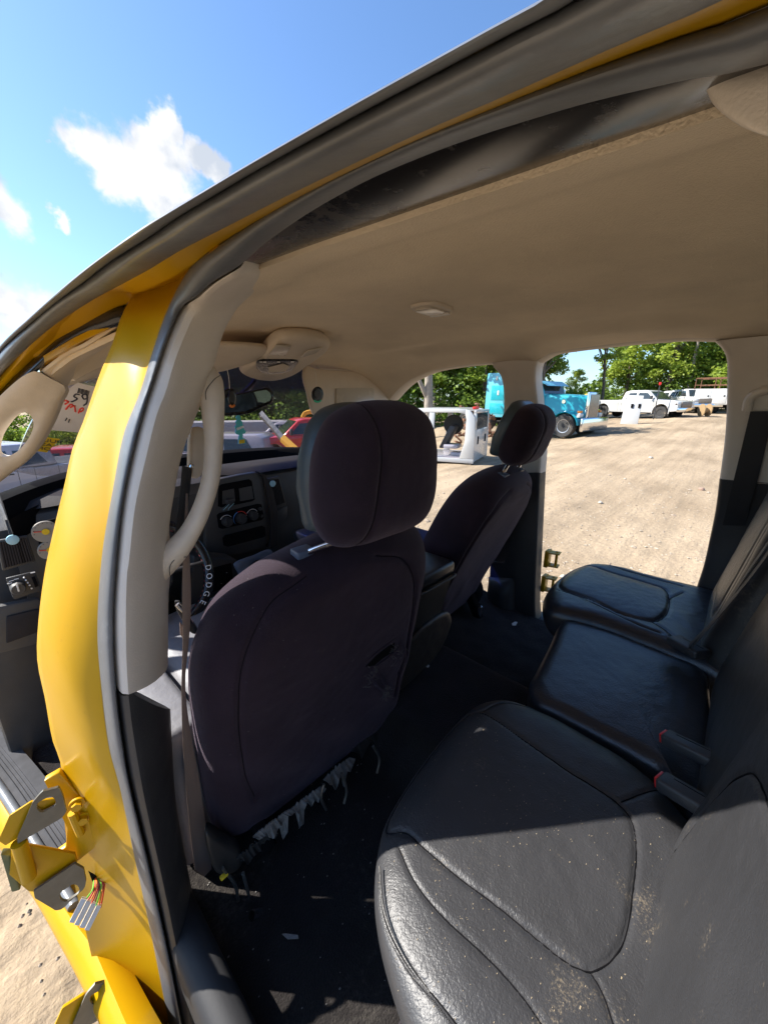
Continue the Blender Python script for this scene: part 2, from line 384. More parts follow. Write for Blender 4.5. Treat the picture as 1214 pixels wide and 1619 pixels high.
mm = N.new('ShaderNodeMath'); mm.operation = 'MAXIMUM'; L.new(last, mm.inputs[0]); L.new(gm.outputs[0], mm.inputs[1])
ad = N.new('ShaderNodeMath'); ad.operation = 'MULTIPLY_ADD'; ad.inputs[1].default_value = 1.25; L.new(nz.outputs['Fac'], ad.inputs[0]); 
s2 = N.new('ShaderNodeMath'); s2.operation = 'SUBTRACT'; s2.inputs[1].default_value = .72; L.new(mm.outputs[0], s2.inputs[0]); L.new(s2.outputs[0], ad.inputs[2])
dn = N.new('ShaderNodeMapRange'); dn.interpolation_type = 'SMOOTHSTEP'; dn.inputs['From Min'].default_value = .22; dn.inputs['From Max'].default_value = .62; L.new(ad.outputs[0], dn.inputs['Value'])
zero = N.new('ShaderNodeMath'); zero.operation = 'GREATER_THAN'; zero.inputs[1].default_value = .001; L.new(mm.outputs[0], zero.inputs[0])
dm = N.new('ShaderNodeMath'); dm.operation = 'MULTIPLY'; L.new(dn.outputs[0], dm.inputs[0]); L.new(zero.outputs[0], dm.inputs[1])
cr_ = N.new('ShaderNodeValToRGB'); cr_.color_ramp.elements[0].position = .3; cr_.color_ramp.elements[0].color = (.62, .68, .78, 1); cr_.color_ramp.elements[1].position = .75; cr_.color_ramp.elements[1].color = (1, 1, 1, 1)
cn = N.new('ShaderNodeTexNoise'); cn.inputs['Scale'].default_value = 11; cn.inputs['Detail'].default_value = 8; L.new(tc.outputs['Generated'], cn.inputs['Vector'])
cm = N.new('ShaderNodeMapRange'); cm.inputs['From Min'].default_value = .3; cm.inputs['From Max'].default_value = .62; L.new(cn.outputs['Fac'], cm.inputs['Value']); L.new(cm.outputs[0], cr_.inputs['Fac'])
cb = N.new('ShaderNodeBackground'); cb.inputs[1].default_value = .185; L.new(cr_.outputs[0], cb.inputs[0])
ms = N.new('ShaderNodeMixShader'); L.new(dm.outputs[0], ms.inputs[0]); L.new(bg.outputs[0], ms.inputs[1]); L.new(cb.outputs[0], ms.inputs[2])
L.new(ms.outputs[0], out.inputs[0])
# ================================================================ THE PICKUP CAB
cab = thing('pickup_truck', 'yellow crew cab pickup truck with its doors taken off, seen from inside its rear doorway', 'pickup truck', (0, 0, 0))

# ---- near side: door pillar, seals, roof rail (all run as long lofted sections)
Y = lambda y, pts: [at(u, v, 'y', y) for u, v in pts]
def mix(pts):                                            # (u, v, axis, value) control points
    return [at(u, v, a, k) for u, v, a, k in pts]
# roof part of each edge is held on a plane x = const, the pillar part on a plane y = const
def ext(P):
    k = [i for i, p in enumerate(P) if p.y < .62]
    if len(k) > 5:                                       # fair the roof part of the edge into one smooth sweep
        ys = [P[i].y for i in k]; c = np.polyfit(ys, [P[i].z for i in k], 2)
        for i in k[:-2]: P[i] = Vector((P[i].x, P[i].y, P[i].z*.15+.85*float(np.polyval(c, P[i].y))))
    a = P[0]; return [Vector((a.x, -.70, a.z-.004)), Vector((a.x, -.30, a.z))]+P
c0 = ext(mix([(852,0,'x',-0.8000),(800,27,'x',-0.8000),(673,99,'x',-0.8000),(576,151,'x',-0.8000),(488,203,'x',-0.8000),(400,254,'x',-0.8000),(329,298,'x',-0.8000),(265,333,'x',-0.8000),(221,361,'x',-0.8000),(176,393,'x',-0.8000),(123,433,'x',-0.8000),(88,463,'x',-0.8000),(44,503,'y',.95),(0,545,'y',1.10),(-60,622,'y',1.330),(-160,762,'y',1.600)]))
c1 = ext(mix([(909,0,'x',-0.7770),(800,57,'x',-0.7770),(726,97,'x',-0.7770),(665,129,'x',-0.7770),(576,174,'x',-0.7770),(488,220,'x',-0.7770),(400,270,'x',-0.7770),(357,299,'x',-0.7770),(282,342,'x',-0.7770),(238,373,'x',-0.7770),(176,412,'x',-0.7770),(132,446,'x',-0.7770),(88,478,'y',.86),(44,515,'y',.99),(0,556,'y',1.12),(-60,640,'y',1.320),(-160,790,'y',1.580)]))
c2 = ext(mix([(1148,0,'x',-0.7370),(1039,43,'x',-0.7370),(930,91,'x',-0.7370),(820,146,'x',-0.7370),(753,170,'x',-0.7370),(665,204,'x',-0.7370),(576,246,'x',-0.7370),(488,291,'x',-0.7370),(420,328,'x',-0.7370),(353,363,'x',-0.7370),(282,397,'x',-0.7370),(238,424,'x',-0.7370),(194,448,'x',-0.7370),(146,474,'y',0.860),(88,512,'y',0.980),(44,549,'y',1.080),(0,595,'y',1.200),(-60,680,'y',1.330),(-130,800,'y',1.500)]))
c4 = ext(mix([(1214,3,'x',-0.7000),(1061,57,'x',-0.7000),(930,104,'x',-0.7000),(820,157,'x',-0.7000),(665,213,'x',-0.7000),(576,258,'x',-0.7000),(488,302,'x',-0.7000),(420,338,'x',-0.7000),(379,358,'x',-0.7000),(344,383,'x',-0.7000),(309,413,'x',-0.7000),(282,452,'x',-0.7000),(260,500,'y',.63),(238,565,'y',.65),(221,620,'y',.655),(196,684,'y',.66),(179,770,'y',.66),(161,880,'y',.66),(154,997,'y',.66),(160,1086,'y',.66),(172,1180,'y',.66),(190,1248,'y',.66),(211,1348,'y',.66),(239,1478,'y',.66),(266,1614,'y',.66),(290,1740,'y',.66)]))
NR4 = 2+11
c5 = ext(mix([(1214,78,'x',-0.6720),(1113,101,'x',-0.6720),(1061,117,'x',-0.6720),(930,161,'x',-0.6720),(820,211,'x',-0.6720),(753,234,'x',-0.6720),(665,269,'x',-0.6720),(576,300,'x',-0.6720),(488,342,'x',-0.6720),(420,374,'x',-0.6720),(375,399,'x',-0.6720),(335,428,'x',-.684),(309,454,'x',-.69),(287,486,'x',-.696),(265,534,'y',.612),(247,587,'y',.62),(228,645,'y',.62),(207,727,'y',.62),(193,800,'y',.62),(184,886,'y',.62),(179,968,'y',.62),(181,1057,'y',.62),(190,1146,'y',.62),(205,1240,'y',.62),(233,1356,'y',.62),(266,1505,'y',.62),(287,1614,'y',.62),(312,1740,'y',.62)]))
NR5 = 2+11
roof_seal = MB().band(c0, c1, 170, .010, .010, rd='near').build('upper_door_seal', M['seal'], cab)
MB().band(c1, c2, 170, .020, .012, ns=14, pw=.75, rd='near').build('roof_rail_seal', M['seal'], cab)
MB().band(c4, c5, 200, .016, .012, ns=12, pw=.7, rd='near').build('door_seal', M['seal2'], cab)
# yellow roof rail showing between the two seals
rl_ = ext(mix([(1214,8,'x',-0.6970),(1061,62,'x',-0.6970),(930,109,'x',-0.6970),(820,162,'x',-0.6970),(665,218,'x',-0.6970),(576,263,'x',-0.6970),(488,307,'x',-0.6970),(420,343,'x',-0.6970),(379,363,'x',-0.6970),(344,388,'x',-0.6970),(309,416,'x',-.70),(262,444,'x',-.702),(216,462,'x',-.705),(185,460,'y',.84),(154,473,'y',.90),(110,501,'y',.97),(66,538,'y',1.06),(0,606,'y',1.2),(-60,694,'y',1.34),(-130,815,'y',1.5)]))
MB().band([p+Vector((.002,0,.003)) for p in c2], rl_, 150, .001, .008, rd='near').build('roof_rail', M['yellow'], cab)
bk_ = [p+Vector((.018, 0, .012)) for p in c4[:11]]+mix([(344,392,'x',-.68),(300,424,'x',-.685),(225,462,'y',.84),(185,480,'y',.93),(140,505,'y',1.02),(95,540,'y',1.12),(50,578,'y',1.2),(0,628,'y',1.29),(-50,705,'y',1.4),(-120,812,'y',1.52)])
MB().band([p+Vector((.018, 0, .012)) for p in c2], bk_, 150, .001, .01, rd=(-.8,-.1,-.5)).build('roof_side_panel', M['yellow'], cab)
MB().box((-.84, .56, .61), (.065, .36, .16), .028, seg=3).build('pillar_foot_cover', M['foot'], cab, 40)
# garnish between door seal and headliner
c5b = [p+Vector((-.007, 0, .006)) for p in c5[:NR5]]
c6 = ext(mix([(1214,140,'x',-0.6000),(1122,168,'x',-0.6000),(1061,191,'x',-0.6000),(930,235,'x',-0.6000),(820,276,'x',-0.6000),(753,298,'x',-0.6000),(665,326,'x',-0.6000),(576,357,'x',-0.6000),(488,388,'x',-0.6000),(402,420,'x',-0.6000)]))
MB().band(c5b, c6, 120, .012, .008, ns=12, pw=.6, rd='near').build('roof_garnish', M['gloss'], cab)

# ---- the yellow pillar between the two doorways
p0 = mix([(300,396,'x',-.70),(258,428,'y',.80),(216,460,'y',.84),(194,494,'y',.83),(176,547,'y',.81),(159,587,'y',.80),(130,670,'y',.80),(115,707,'y',.80),(101,770,'y',.80),(89,819,'y',.80),(71,902,'y',.80),(60,990,'y',.80),(59,1045,'y',.80),(71,1104,'y',.80),(83,1170,'y',.80),(96,1208,'y',.80),(98,1260,'y',.80),(110,1360,'y',.80),(135,1470,'y',.80),(160,1580,'y',.80),(185,1690,'y',.80)])
p0c = mix([(322,396,'x',-.70),(298,428,'y',.70),(262,475,'y',.72),(236,520,'y',.72),(205,589,'y',.70),(178,670,'y',.70),(160,707,'y',.70),(140,770,'y',.70),(125,819,'y',.70),(104,902,'y',.70),(92,990,'y',.70),(90,1055,'y',.70),(103,1115,'y',.70),(120,1180,'y',.70),(130,1225,'y',.74),(142,1280,'y',.74),(165,1370,'y',.74),(192,1480,'y',.74),(215,1590,'y',.74),(240,1690,'y',.74)])
p1 = c4[NR4-2:]
up_ = Vector((.022, 0, .035)); p0 = [p0[0]+up_]+p0; p0c = [p0c[0]+up_]+p0c; p1 = [p1[0]+up_]+p1
n = 90; A, Bm, Cc = cr(p0, n), cr(p0c, n), cr(p1, n); rings = []
for i in range(n):
    a, b, c = A[i], Bm[i], Cc[i]; q = Vector((.035, -.015, 0)); w_ = Vector((.10, .02, 0))
    e = lambda p, q_, r_, t: p*(1-t)**2+q_*2*t*(1-t)+r_*t*t
    ring = [a+Vector((.09, .035, 0)), a+Vector((.012, .022, 0)), a] + [e(a, b*1.3-(a+c)*.15, c, t) for t in (.10, .22, .34, .42, .5, .58, .66, .78, .9)] + [c, c+Vector((.03, .01, 0)), c+Vector((.06, .06, 0))]
    rings.append(ring)
pillar = MB().loft(rings).build('door_pillar', M['yellow'], cab, 50)

# ---- beige pillar trim, dark lower trim
t2 = [p+Vector((.004, .002, 0)) for p in c5[NR5-1:]]
p3 = mix([(388,400,'x',-.655),(380,432,'x',-.66),(344,456,'x',-.672),(318,491,'y',.60),(300,529,'y',.61),(282,573,'y',.61),(269,620,'y',.61),(254,655,'y',.61),(236,727,'y',.61),(219,800,'y',.61),(209,886,'y',.61),(205,908,'y',.61),(205,1027,'y',.61),(208,1092,'y',.61),(214,1146,'y',.61),(228,1229,'y',.61),(239,1288,'y',.61),(271,1438,'y',.61),(306,1614,'y',.61),(335,1740,'y',.61)])
p4 = mix([(412,424,'y',.60),(415,442,'y',.64),(410,456,'y',.67),(379,486,'y',.70),(357,525,'y',.70),(345,565,'y',.70),(332,610,'y',.70),(312,660,'y',.70),(290,722,'y',.70),(278,785,'y',.70),(271,835,'y',.70),(274,880,'y',.70),(270,940,'y',.70),(269,1010,'y',.70),(269,1054,'y',.70),(272,1110,'y',.70),(275,1180,'y',.70),(281,1270,'y',.70),(301,1383,'y',.70),(325,1500,'y',.70),(345,1619,'y',.70),(365,1740,'y',.70)])
def arc_split(P, n, v0, v1):                             # part of a curve whose pixel rows lie between v0 and v1
    Q = cr(P, 400); out = []
    for q in Q:
        d = q-EYE; v = 809-F_PX*d.dot(_U)/d.dot(_F)
        if v0 <= v <= v1: out.append(q)
    return [out[round(i*(len(out)-1)/(n-1))] for i in range(n)]
def trim(name, va, vb, m, n=70, v1b=None):
    a = arc_split(t2, n, va, vb); b = arc_split(p3, n, va, vb); c = arc_split(p4, n, va+25, (v1b or vb)); rings = []
    for i in range(n):
        A_, B_, C_ = a[i], b[i], c[i]
        ring = [A_+Vector((.0, .05, 0)), A_, A_*.75+B_*.25+Vector((-.001, -.006, 0)), A_*.35+B_*.65+Vector((0, -.006, 0)), B_, B_*.9+C_*.1+Vector((0, -.004, 0))]
        for t in (.3, .5, .7, .85): ring.append(B_.lerp(C_, t)+Vector((0, -.012*math.sin(math.pi*t), 0)))
        ring += [C_+Vector((-.002, .004, 0)), C_+Vector((-.006, .02, 0)), C_+Vector((-.02, .05, 0))]
        rings.append(ring)
    return MB().loft(rings).build(name, m, cab, 40)
trim_up = trim('pillar_trim', 386, 1096, M['beige'], v1b=1052)
trim('lower_pillar_trim', 1094, 1720, M['dark'], v1b=1720)

# ---- grab handle on the pillar
hp = mix([(308,566,'y',.715),(326,590,'y',.70),(334,620,'y',.685),(337,660,'y',.672),(338,700,'y',.665),(333,757,'y',.66),(318,806,'y',.66),(297,846,'y',.665),(272,876,'y',.675),(244,902,'y',.69)])
gh = MB().tube(hp, [.010,.0225,.019,.0158,.0146,.0143,.0148,.0162,.021,.025], 18, 70, squash=1.0).build('grab_handle', M['handle'], trim_up, 60)
for (u, v, y) in ((328, 655, .668), ):
    pass
cap1 = cr([at(u, v, 'y', .668) for u, v in ((349,592),(338,600),(325,620),(330,640),(348,652))], 24)
MB().tube(cap1, .0006, 5).build('cover_seam', M['dark'], gh)
cap2 = cr([at(u, v, 'y', .655) for u, v in ((297,880),(280,882),(270,892),(268,905),(273,920))], 24)
MB().tube(cap2, .0006, 5).build('cover_seam', M['dark'], gh)

# ---- door hinges on the pillar, wire plug, sill
def hinge(parent, du=0, dv=0, sc=1, yy=.80):
    h = MB()
    P = lambda u, v, y: at(u+du, v+dv, 'y', y)
    # bracket bolted to the pillar: a folded U with two ears
    ear = [P(150,1246,.80),P(181,1265,.80) if 0 else P(96,1262,.76)]
    body = MB()
    body.prism([P(72,1226,.80),P(96,1212,.80),P(140,1264,.76),P(152,1330,.76),P(120,1356,.77),P(62,1365,.79),(P(58,1364,.79)),P(106,1330,.79),P(108,1300,.79)], Vector((-.004, -.012, 0)), .002)
    b = body.build('hinge_bracket', M['yellow'], parent)
    lk = MB()
    lk.prism([P(14,1290,.745),P(48,1268,.745),P(90,1262,.745),P(103,1272,.745),P(98,1290,.745),P(40,1318,.745),P(8,1338,.745),P(-4,1330,.745)], Vector((.002,.008,-.004)), .002)
    lk.prism([P(18,1342,.745),P(44,1336,.745),P(118,1350,.745),P(122,1366,.745),P(60,1412,.745),P(44,1410,.745),P(14,1384,.745)], Vector((.002,.008,-.004)), .002)
    lk.tube([P(30,1332,.74), P(46,1388,.74)], .0105, 14).build('hinge_knuckle', M['yellow'], b)
    def ear_(pts, slot):
        e = MB(); e.plate([P(*q) for q in pts], [P(*q) for q in slot], Vector((.0015, .004, 0))); e.build('hinge_plate', M['primer'], b, 30)
    k = 7
    def slot(cx, cy, L_, W_, ang, y):
        o_ = []
        for i in range(16):
            a = 2*math.pi*i/16; x = math.cos(a)*W_+(L_-W_)*(1 if math.cos(a) > 0 else -1); yv = math.sin(a)*W_
            o_.append((cx+x*math.cos(ang)-yv*math.sin(ang), cy+x*math.sin(ang)+yv*math.cos(ang), y))
        return o_
    def dense(pp, m=5):
        o_ = []
        for a_, b_ in zip(pp, pp[1:]+pp[:1]):
            for i in range(m): o_.append(tuple(a_[j]+(b_[j]-a_[j])*i/m for j in range(3)))
        return o_
    ear_(dense([(28,1334,.735),(27,1325,.735),(52,1268,.735),(66,1252,.735),(93,1245,.735),(99,1258,.735),(105,1284,.735),(98,1293,.735)]), slot(73, 1272, 16, 9, -.5, .735))
    ear_(dense([(53,1410,.735),(55,1420,.735),(88,1440,.735),(98,1438,.735),(134,1404,.735),(136,1394,.735),(132,1374,.735),(118,1366,.735)]), slot(110, 1412, 17, 9, -.62, .735))
    # drop leg with a green-grey stop block
    MB().prism([P(0,1352,.75),P(16,1352,.75),P(32,1408,.75),P(18,1412,.75)], Vector((.004, .012, 0)), .002).build('stop_block', mat('stop_block_paint', (.13,.15,.08), .5), b)
    for (u, v) in ((122,1270),(132,1292)):
        bo = MB(); c = P(u, v, .752); bo.tube([c, c+Vector((-.003, -.010, 0))], .008, 6); bo.tube([c+Vector((0,.001,0)), c+Vector((-.001,-.003,0))], .012, 16)
        bo.build('hinge_bolt', M['yellow'], b, 30)
    MB().tube([P(114,1285,.75), P(128,1318,.75)], .007, 10).build('hinge_spring', M['yellow'], b)
    return b
hinge(pillar)
hinge(pillar, 84, 305, yy=.8)
# wire bundle with a clear white plug hanging out of the pillar
plug = MB(); P = lambda u, v, y: at(u, v, 'y', y)
for k in range(4):
    o1 = P(133+k*8, 1420+k*3.5, .728); o2 = P(114+k*8, 1457+k*4, .720)
    plug.tube([o1, o2], .0058, 4)
pl_ = plug.build('wire_plug', mat('plug_plastic', (.62,.60,.58), .3), pillar, 20)
cols = ['wire_g','wire_r','wire_o','wire_r','wire_b','wire_g','wire_o','wire_r']
for k in range(8):
    q = 134+k*3.6
    pts = [P(150, 1383, .77), P(148+k*2.4, 1398, .745-.003*(k % 3)), P(146+k*2.6, 1408, .735), P(q, 1424+k*1.6, .729)]
    MB().tube(pts, .0014, 6, 12).build('wire', M[cols[k]], pl_)
hole = MB(); hole.prism([P(140,1378,.757), P(164,1392,.757), P(146,1394,.757)], Vector((0,.002,0))).build('wire_hole', M['black'], pl_)

# rocker and ribbed sill plate of the front doorway
S = lambda u, v, z: at(u, v, 'z', z)
def longp(x0, x1, z0, z1, y0, y1, n=2): pass
sill_y = MB()
Zp = lambda z, pts: [at(u, v, 'z', z) for u, v in pts]
ra = Zp(.49, [(-60,1260),(-30,1300),(0,1342),(62,1432),(108,1514),(136,1570),(170,1640),(215,1730)])
rb = Zp(.555, [(-60,1180),(-30,1222),(0,1266),(62,1368),(106,1443),(146,1498),(168,1546),(200,1620),(240,1700)])
rl2 = [p+Vector((.05, 0, -.14)) for p in ra]
MB().band(ra, rb, 60, .012, .05, ref=(-3, .8, 2)).build('rocker_panel', M['yellow'], cab)
MB().band(rl2, ra, 60, .006, .05, ref=(-4, .8, 1)).build('rocker_side', M['yellow'], cab)
sa = [p+Vector((.001, 0, .002)) for p in rb[:5]]
MB().box((-.905, 1.50, .455), (.13, 1.30, .17), .02).box((-.945, 1.72, .453), (.12, .86, .168), .02).build('sill_carpet', M['carpet'], cab, 40)
sb_ = [p+Vector((.022, 0, .008)) for p in sa]
MB().band(sa, sb_, 60, .008, .01, ref=(-2, .8, 2)).build('sill_seal', M['seal'], cab)
pa = [p+Vector((.024, 0, .002)) for p in sa[:4]]; pb = [p+Vector((.098, 0, .010)) for p in sa[:4]]
sp = MB().band(pa, pb, 40, .002, .012, ref=(-1, .8, 3)).build('sill_plate', M['alu'], cab)
for k in range(7):
    o_ = Vector((.038+k*.009, 0, .0075)); MB().tube([p+o_ for p in sa[:4]], .0016, 6, 20).build('sill_rib', M['alu'], sp)
# rear doorway: threshold (under the frame's lower edge)
MB().box((-.90, -.04, .49), (.10, 1.1, .14), .02).build('rear_sill', M['dark'], cab)

# ---- front doorway: seals and garnish running down the windscreen pillar
g0 = mix([(219,462,'y',.86),(208,454,'y',.87),(185,455,'y',.90),(154,471,'y',.96),(110,499,'y',1.04),(66,535,'y',1.13),(26,570,'y',1.21),(0,601,'y',1.27),(-70,690,'y',1.4),(-140,800,'y',1.5)])
g1 = mix([(206,482,'y',.88),(190,480,'y',.90),(168,486,'y',.94),(124,508,'y',1.03),(88,533,'y',1.10),(44,571,'y',1.19),(0,616,'y',1.27),(-50,700,'y',1.38),(-120,815,'y',1.5)])
g2 = mix([(196,512,'y',.90),(185,516,'y',.92),(146,527,'y',1.0),(101,549,'y',1.08),(66,580,'y',1.14),(26,622,'y',1.22),(0,654,'y',1.27),(-40,720,'y',1.36),(-100,830,'y',1.5)])
MB().band(g0, g1, 90, .012, .01, rd='near').build('front_door_seal', M['seal2'], cab)
MB().band(g1, g2, 90, .014, .01, rd='near').build('front_garnish', M['gloss'], cab)

# ---- windscreen pillar trim with its own grab handle
a_out = mix([(66,596,'y',1.16),(30,640,'y',1.24),(-2,668,'y',1.3),(-40,725,'y',1.40),(-100,830,'y',1.55)])
a_in = mix([(104,612,'y',1.18),(92,640,'y',1.24),(84,662,'y',1.28),(60,712,'y',1.36),(30,752,'y',1.45),(-10,800,'y',1.58)])
ap = MB()
top_out = mix([(66,596,'y',1.16),(48,618,'y',1.2),(34,640,'y',1.24)])
n_ = 40; oo, ii = cr(a_out, n_), cr(a_in, n_); rings = []
# trim is a frame round the handle's opening, drawn as a plate with a hole
outer = [at(*q) for q in ((54,586,'y',1.14),(80,598,'y',1.16),(103,612,'y',1.18),(95,634,'y',1.22),(84,662,'y',1.27),(64,700,'y',1.33),(40,728,'y',1.38),(14,748,'y',1.42),(-14,770,'y',1.46),(-40,790,'y',1.50),(-55,760,'y',1.46),(-30,712,'y',1.38),(-16,648,'y',1.26),(14,612,'y',1.19))]
holep = [at(*q) for q in ((36,650,'y',1.25),(48,656,'y',1.26),(53,672,'y',1.28),(44,694,'y',1.31),(26,714,'y',1.35),(6,722,'y',1.37),(-6,716,'y',1.37),(-4,692,'y',1.34),(10,668,'y',1.29),(24,654,'y',1.26))]
fr_ = MB(); O_ = loop(outer, 64); H_ = loop(holep, 64)
k_ = min(range(64), key=lambda k: (O_[0]-H_[k]).length); H_ = H_[k_:]+H_[:k_]
if (O_[8]-H_[8]).length > (O_[8]-H_[-8]).length: H_ = [H_[0]]+H_[:0:-1]
dv_ = Vector((.012, .03, .0)); nn_ = Vector((.2, -1, .3)).normalized()
rings = []
for t, h in ((0, 0), (.12, .006), (.35, .012), (.65, .012), (.88, .006), (1, 0)): rings.append([a_.lerp(b_, t)+nn_*h for a_, b_ in zip(O_, H_)])
rings += [[b_+dv_ for b_ in H_], [a_+dv_ for a_ in O_], rings[0]]
fr_.loft(rings, True, False).build('windscreen_pillar_trim', M['handle'], cab, 60)
# header trim above it, running up to the visor
hd = [at(*q) for q in ((69,588,'y',1.15),(107,560,'y',1.09),(138,545,'y',1.03),(200,505,'y',.93),(245,470,'y',.86))]
hd2 = [at(*q) for q in ((104,614,'y',1.24),(118,593,'y',1.32),(140,575,'y',1.40),(185,552,'y',1.50),(240,535,'y',1.55))]

MB().band(hd, hd2, 40, .006, .015, ref=(-.94, 0, 1.0)).build('front_header_trim', M['head_trim'], cab)
# ---- headliner: one formed panel from the near edge to the far edge
near = [Vector((-.60, -.60, 1.815)), Vector((-.60, -.3, 1.825))]+c6[3:11]+[c6[11]+Vector((0,.01,0)), Vector((-.615, .62, 1.845)), Vector((-.63, .84, 1.838))]+[hd[2]+Vector((.01,0,0)), hd[1]+Vector((.01,0,0)), hd[0]+Vector((.01,0,0)), Vector((-.70, 1.35, 1.735))]
oc_pix = [(615,631),(632,612),(649,599),(681,585),(723,577),(761,573),(800,571),(846,570),(870,557),(902,551),(950,545),(994,540),(1040,536),(1086,533),(1136,534),(1180,532),(1220,530)]
far = [Vector((.70, -.60, 1.80)), Vector((.70, -.3, 1.815))]+[shell(u, v) for u, v in reversed(oc_pix)]
near.sort(key=lambda p: p.y); far.sort(key=lambda p: p.y)
def along(P, y):
    ys = [p.y for p in P]
    return Vector((float(np.interp(y, ys, [p.x for p in P])), y, float(np.interp(y, ys, [p.z for p in P]))))
def crown(y): return float(np.interp(y, [-.6, -.3, 0, .4, .9, 1.2, 1.45, 1.62], [1.87, 1.895, 1.905, 1.91, 1.905, 1.895, 1.865, 1.825]))
NX, NY = 90, 110; g = []; YF = 1.62
for j in range(NY+1):
    y = -.6+(YF+.6)*j/NY; a, b = along(near, y), along(far, y)
    row = []
    for i in range(NX+1):
        s = i/NX; sd_ = abs(2*s-1)
        prof = (1-sd_**(3.2 if s < .5 else 4.5)); prof = max(0, prof)
        ze = a.z+(b.z-a.z)*s; zz = ze+(crown(y)-ze)*prof
        x = a.x+(b.x-a.x)*s
        # pressed ledge along the near side, shallow pads moulded over the far doorways
        zz += .006*(1/(1+math.exp(-(x+.50)/.008)))-.006
        ss = lambda t: (lambda k: k*k*(3-2*k))(min(1, max(0, t)))
        zz -= .030*ss((x-.40-.12*math.exp(-((y-.74)/.14)**2))/.13)*(1-s**8)*ss((1.25-y)/.2)
        zz -= .012*math.exp(-((x-.36)/.05)**2-((y-1.02)/.06)**2)
        zz -= .010*math.exp(-((x-.36)/.05)**2-((y-1.18)/.08)**2)
        row.append(Vector((x, y, zz)))
    g.append(row)
hl = MB(); nb = NX+1
vs = [p for r in g for p in r]; vs2 = [p+Vector((0, 0, .012)) for p in vs]
fs = []
for j in range(NY):
    for i in range(NX): fs.append((j*nb+i, j*nb+i+1, (j+1)*nb+i+1, (j+1)*nb+i))
off = len(vs); fs2 = [tuple(off+i for i in reversed(f)) for f in fs]
edge = [i for i in range(nb)]+[j*nb+NX for j in range(1, NY+1)]+[NY*nb+i for i in range(NX-1, -1, -1)]+[j*nb for j in range(NY-1, 0, -1)]
fs3 = [(edge[k], edge[(k+1) % len(edge)], off+edge[(k+1) % len(edge)], off+edge[k]) for k in range(len(edge))]
hl.add(vs+vs2, fs+fs2+fs3).build('headliner', M['head'], cab, 60)
# steel roof over it
rf = MB(); rings = []
for j in range(24):
    y = -.72+1.92*j/23; rz_ = crown(min(y, 1.6))+.035
    a, b = along(near, y), along(far, y)
    row = [Vector((x_, y, z_)) for x_, z_ in ((a.x-.03, a.z+.012), (a.x+.02, a.z+.035), (-.45, rz_-.005), (-.2, rz_+.012), (0, rz_+.016), (.2, rz_+.012), (.48, rz_-.008), (b.x+.02, b.z+.05), (b.x+.09, b.z+.02))]
    rings.append(row+[p+Vector((0, 0, -.012)) for p in reversed(row)])
rf.loft(rings).build('roof_panel', M['yellow'], cab, 50)

ro_a = []
for p, q in zip(cr(c0, 120), cr(c1, 120)):
    m_ = EYE+(p*.55+q*.45-EYE)*1.06
    if p.y < 1.25: ro_a.append(m_)
MB().band(ro_a, [Vector((along(near, p.y).x-.01, p.y, along(near, p.y).z+.028)) for p in ro_a], 120, .001, .003, rd=(-.5, 0, 1)).build('roof_edge', M['yellow'], cab)

# ---- dome lamp
dl = MB(); c = at(682, 486, 'z', 1.905)
MX = Matrix.Translation(c) @ Matrix.Rotation(math.radians(5), 4, 'Z')
dl.prism([MX @ Vector((x, y, -.006)) for x, y in rrect(0, 0, .115, .085, .034, 6)], (0, 0, .014), .004)
d0 = dl.build('dome_lamp', M['head_trim'], cab, 40)
MB().prism([MX @ Vector((x, y, -.012)) for x, y in rrect(-.008, 0, .075, .058, .018, 5)], (0, 0, .008), .003).build('lamp_lens', M['lens'], d0, 40)
MB().prism([MX @ Vector((x, y, -.012)) for x, y in rrect(.043, 0, .014, .06, .006, 4)], (0, 0, .008), .002).build('lamp_switch', M['beige'], d0, 40)

# ---- passenger side: pillars, doorway frames
def wall_piece(name, left, right, m, depth=.075, rnd=.012, n=26, inner=0.0, lip=None):
    L_ = cr(left, n); R_ = cr(right, n); rings = []
    for a, b in zip(L_, R_):
        d = (b-a); w_ = max(d.length, .001); u_ = d/w_; o = Vector((1, 0, 0)); q = min(rnd, w_*.3)
        ring = [a+o*depth, a+o*q, a+u_*q*.3+o*q*.3, a+u_*q-o*0.0]
        ring += [a+u_*(w_*t)-o*.012*math.sin(math.pi*t) for t in (.25, .5, .75)]
        ring += [b-u_*q, b-u_*q*.3+o*q*.3, b+o*q, b+o*depth]
        rings.append(ring)
    return MB().loft(rings).build(name, m, cab, 45)
sh = lambda *ps: [shell(u, v) for u, v in ps]
# pillar between the far doorways: light upper part and dark lower part
fl = sh((775,552),(778,579),(789,591),(794,611),(795,648),(793,700),(790,748))
fr = sh((880,540),(860,558),(848,574),(846,599),(849,629),(855,710),(853,748))
wall_piece('far_pillar_trim', fl, fr, M['beige'])
fl2 = sh((790,746),(785,800),(776,860),(772,930),(770,1010)); fr2 = sh((853,746),(851,797),(848,870),(845,960),(850,1000))
wall_piece('far_lower_trim', fl2, fr2, M['dark'])
bulge = MB(); rings = []
for k in range(12):
    t = k/11; v = 912+90*t; wv = 1 if k else .55; c1_, c2_ = shell(772, v), shell(817, v)
    q = [c1_.lerp(c2_, s)+Vector((-.065*math.sin(math.pi*min(1, max(0, s)))**.35*(math.sin(min(1, t*4+.12)*math.pi/2)), 0, 0)) for s in np.linspace(0, 1, 11)]
    rings.append(q+[p+Vector((.05, 0, 0)) for p in (c2_, c1_)])
bulge.loft(rings).build('belt_reel_cover', M['dark'], cab, 50)
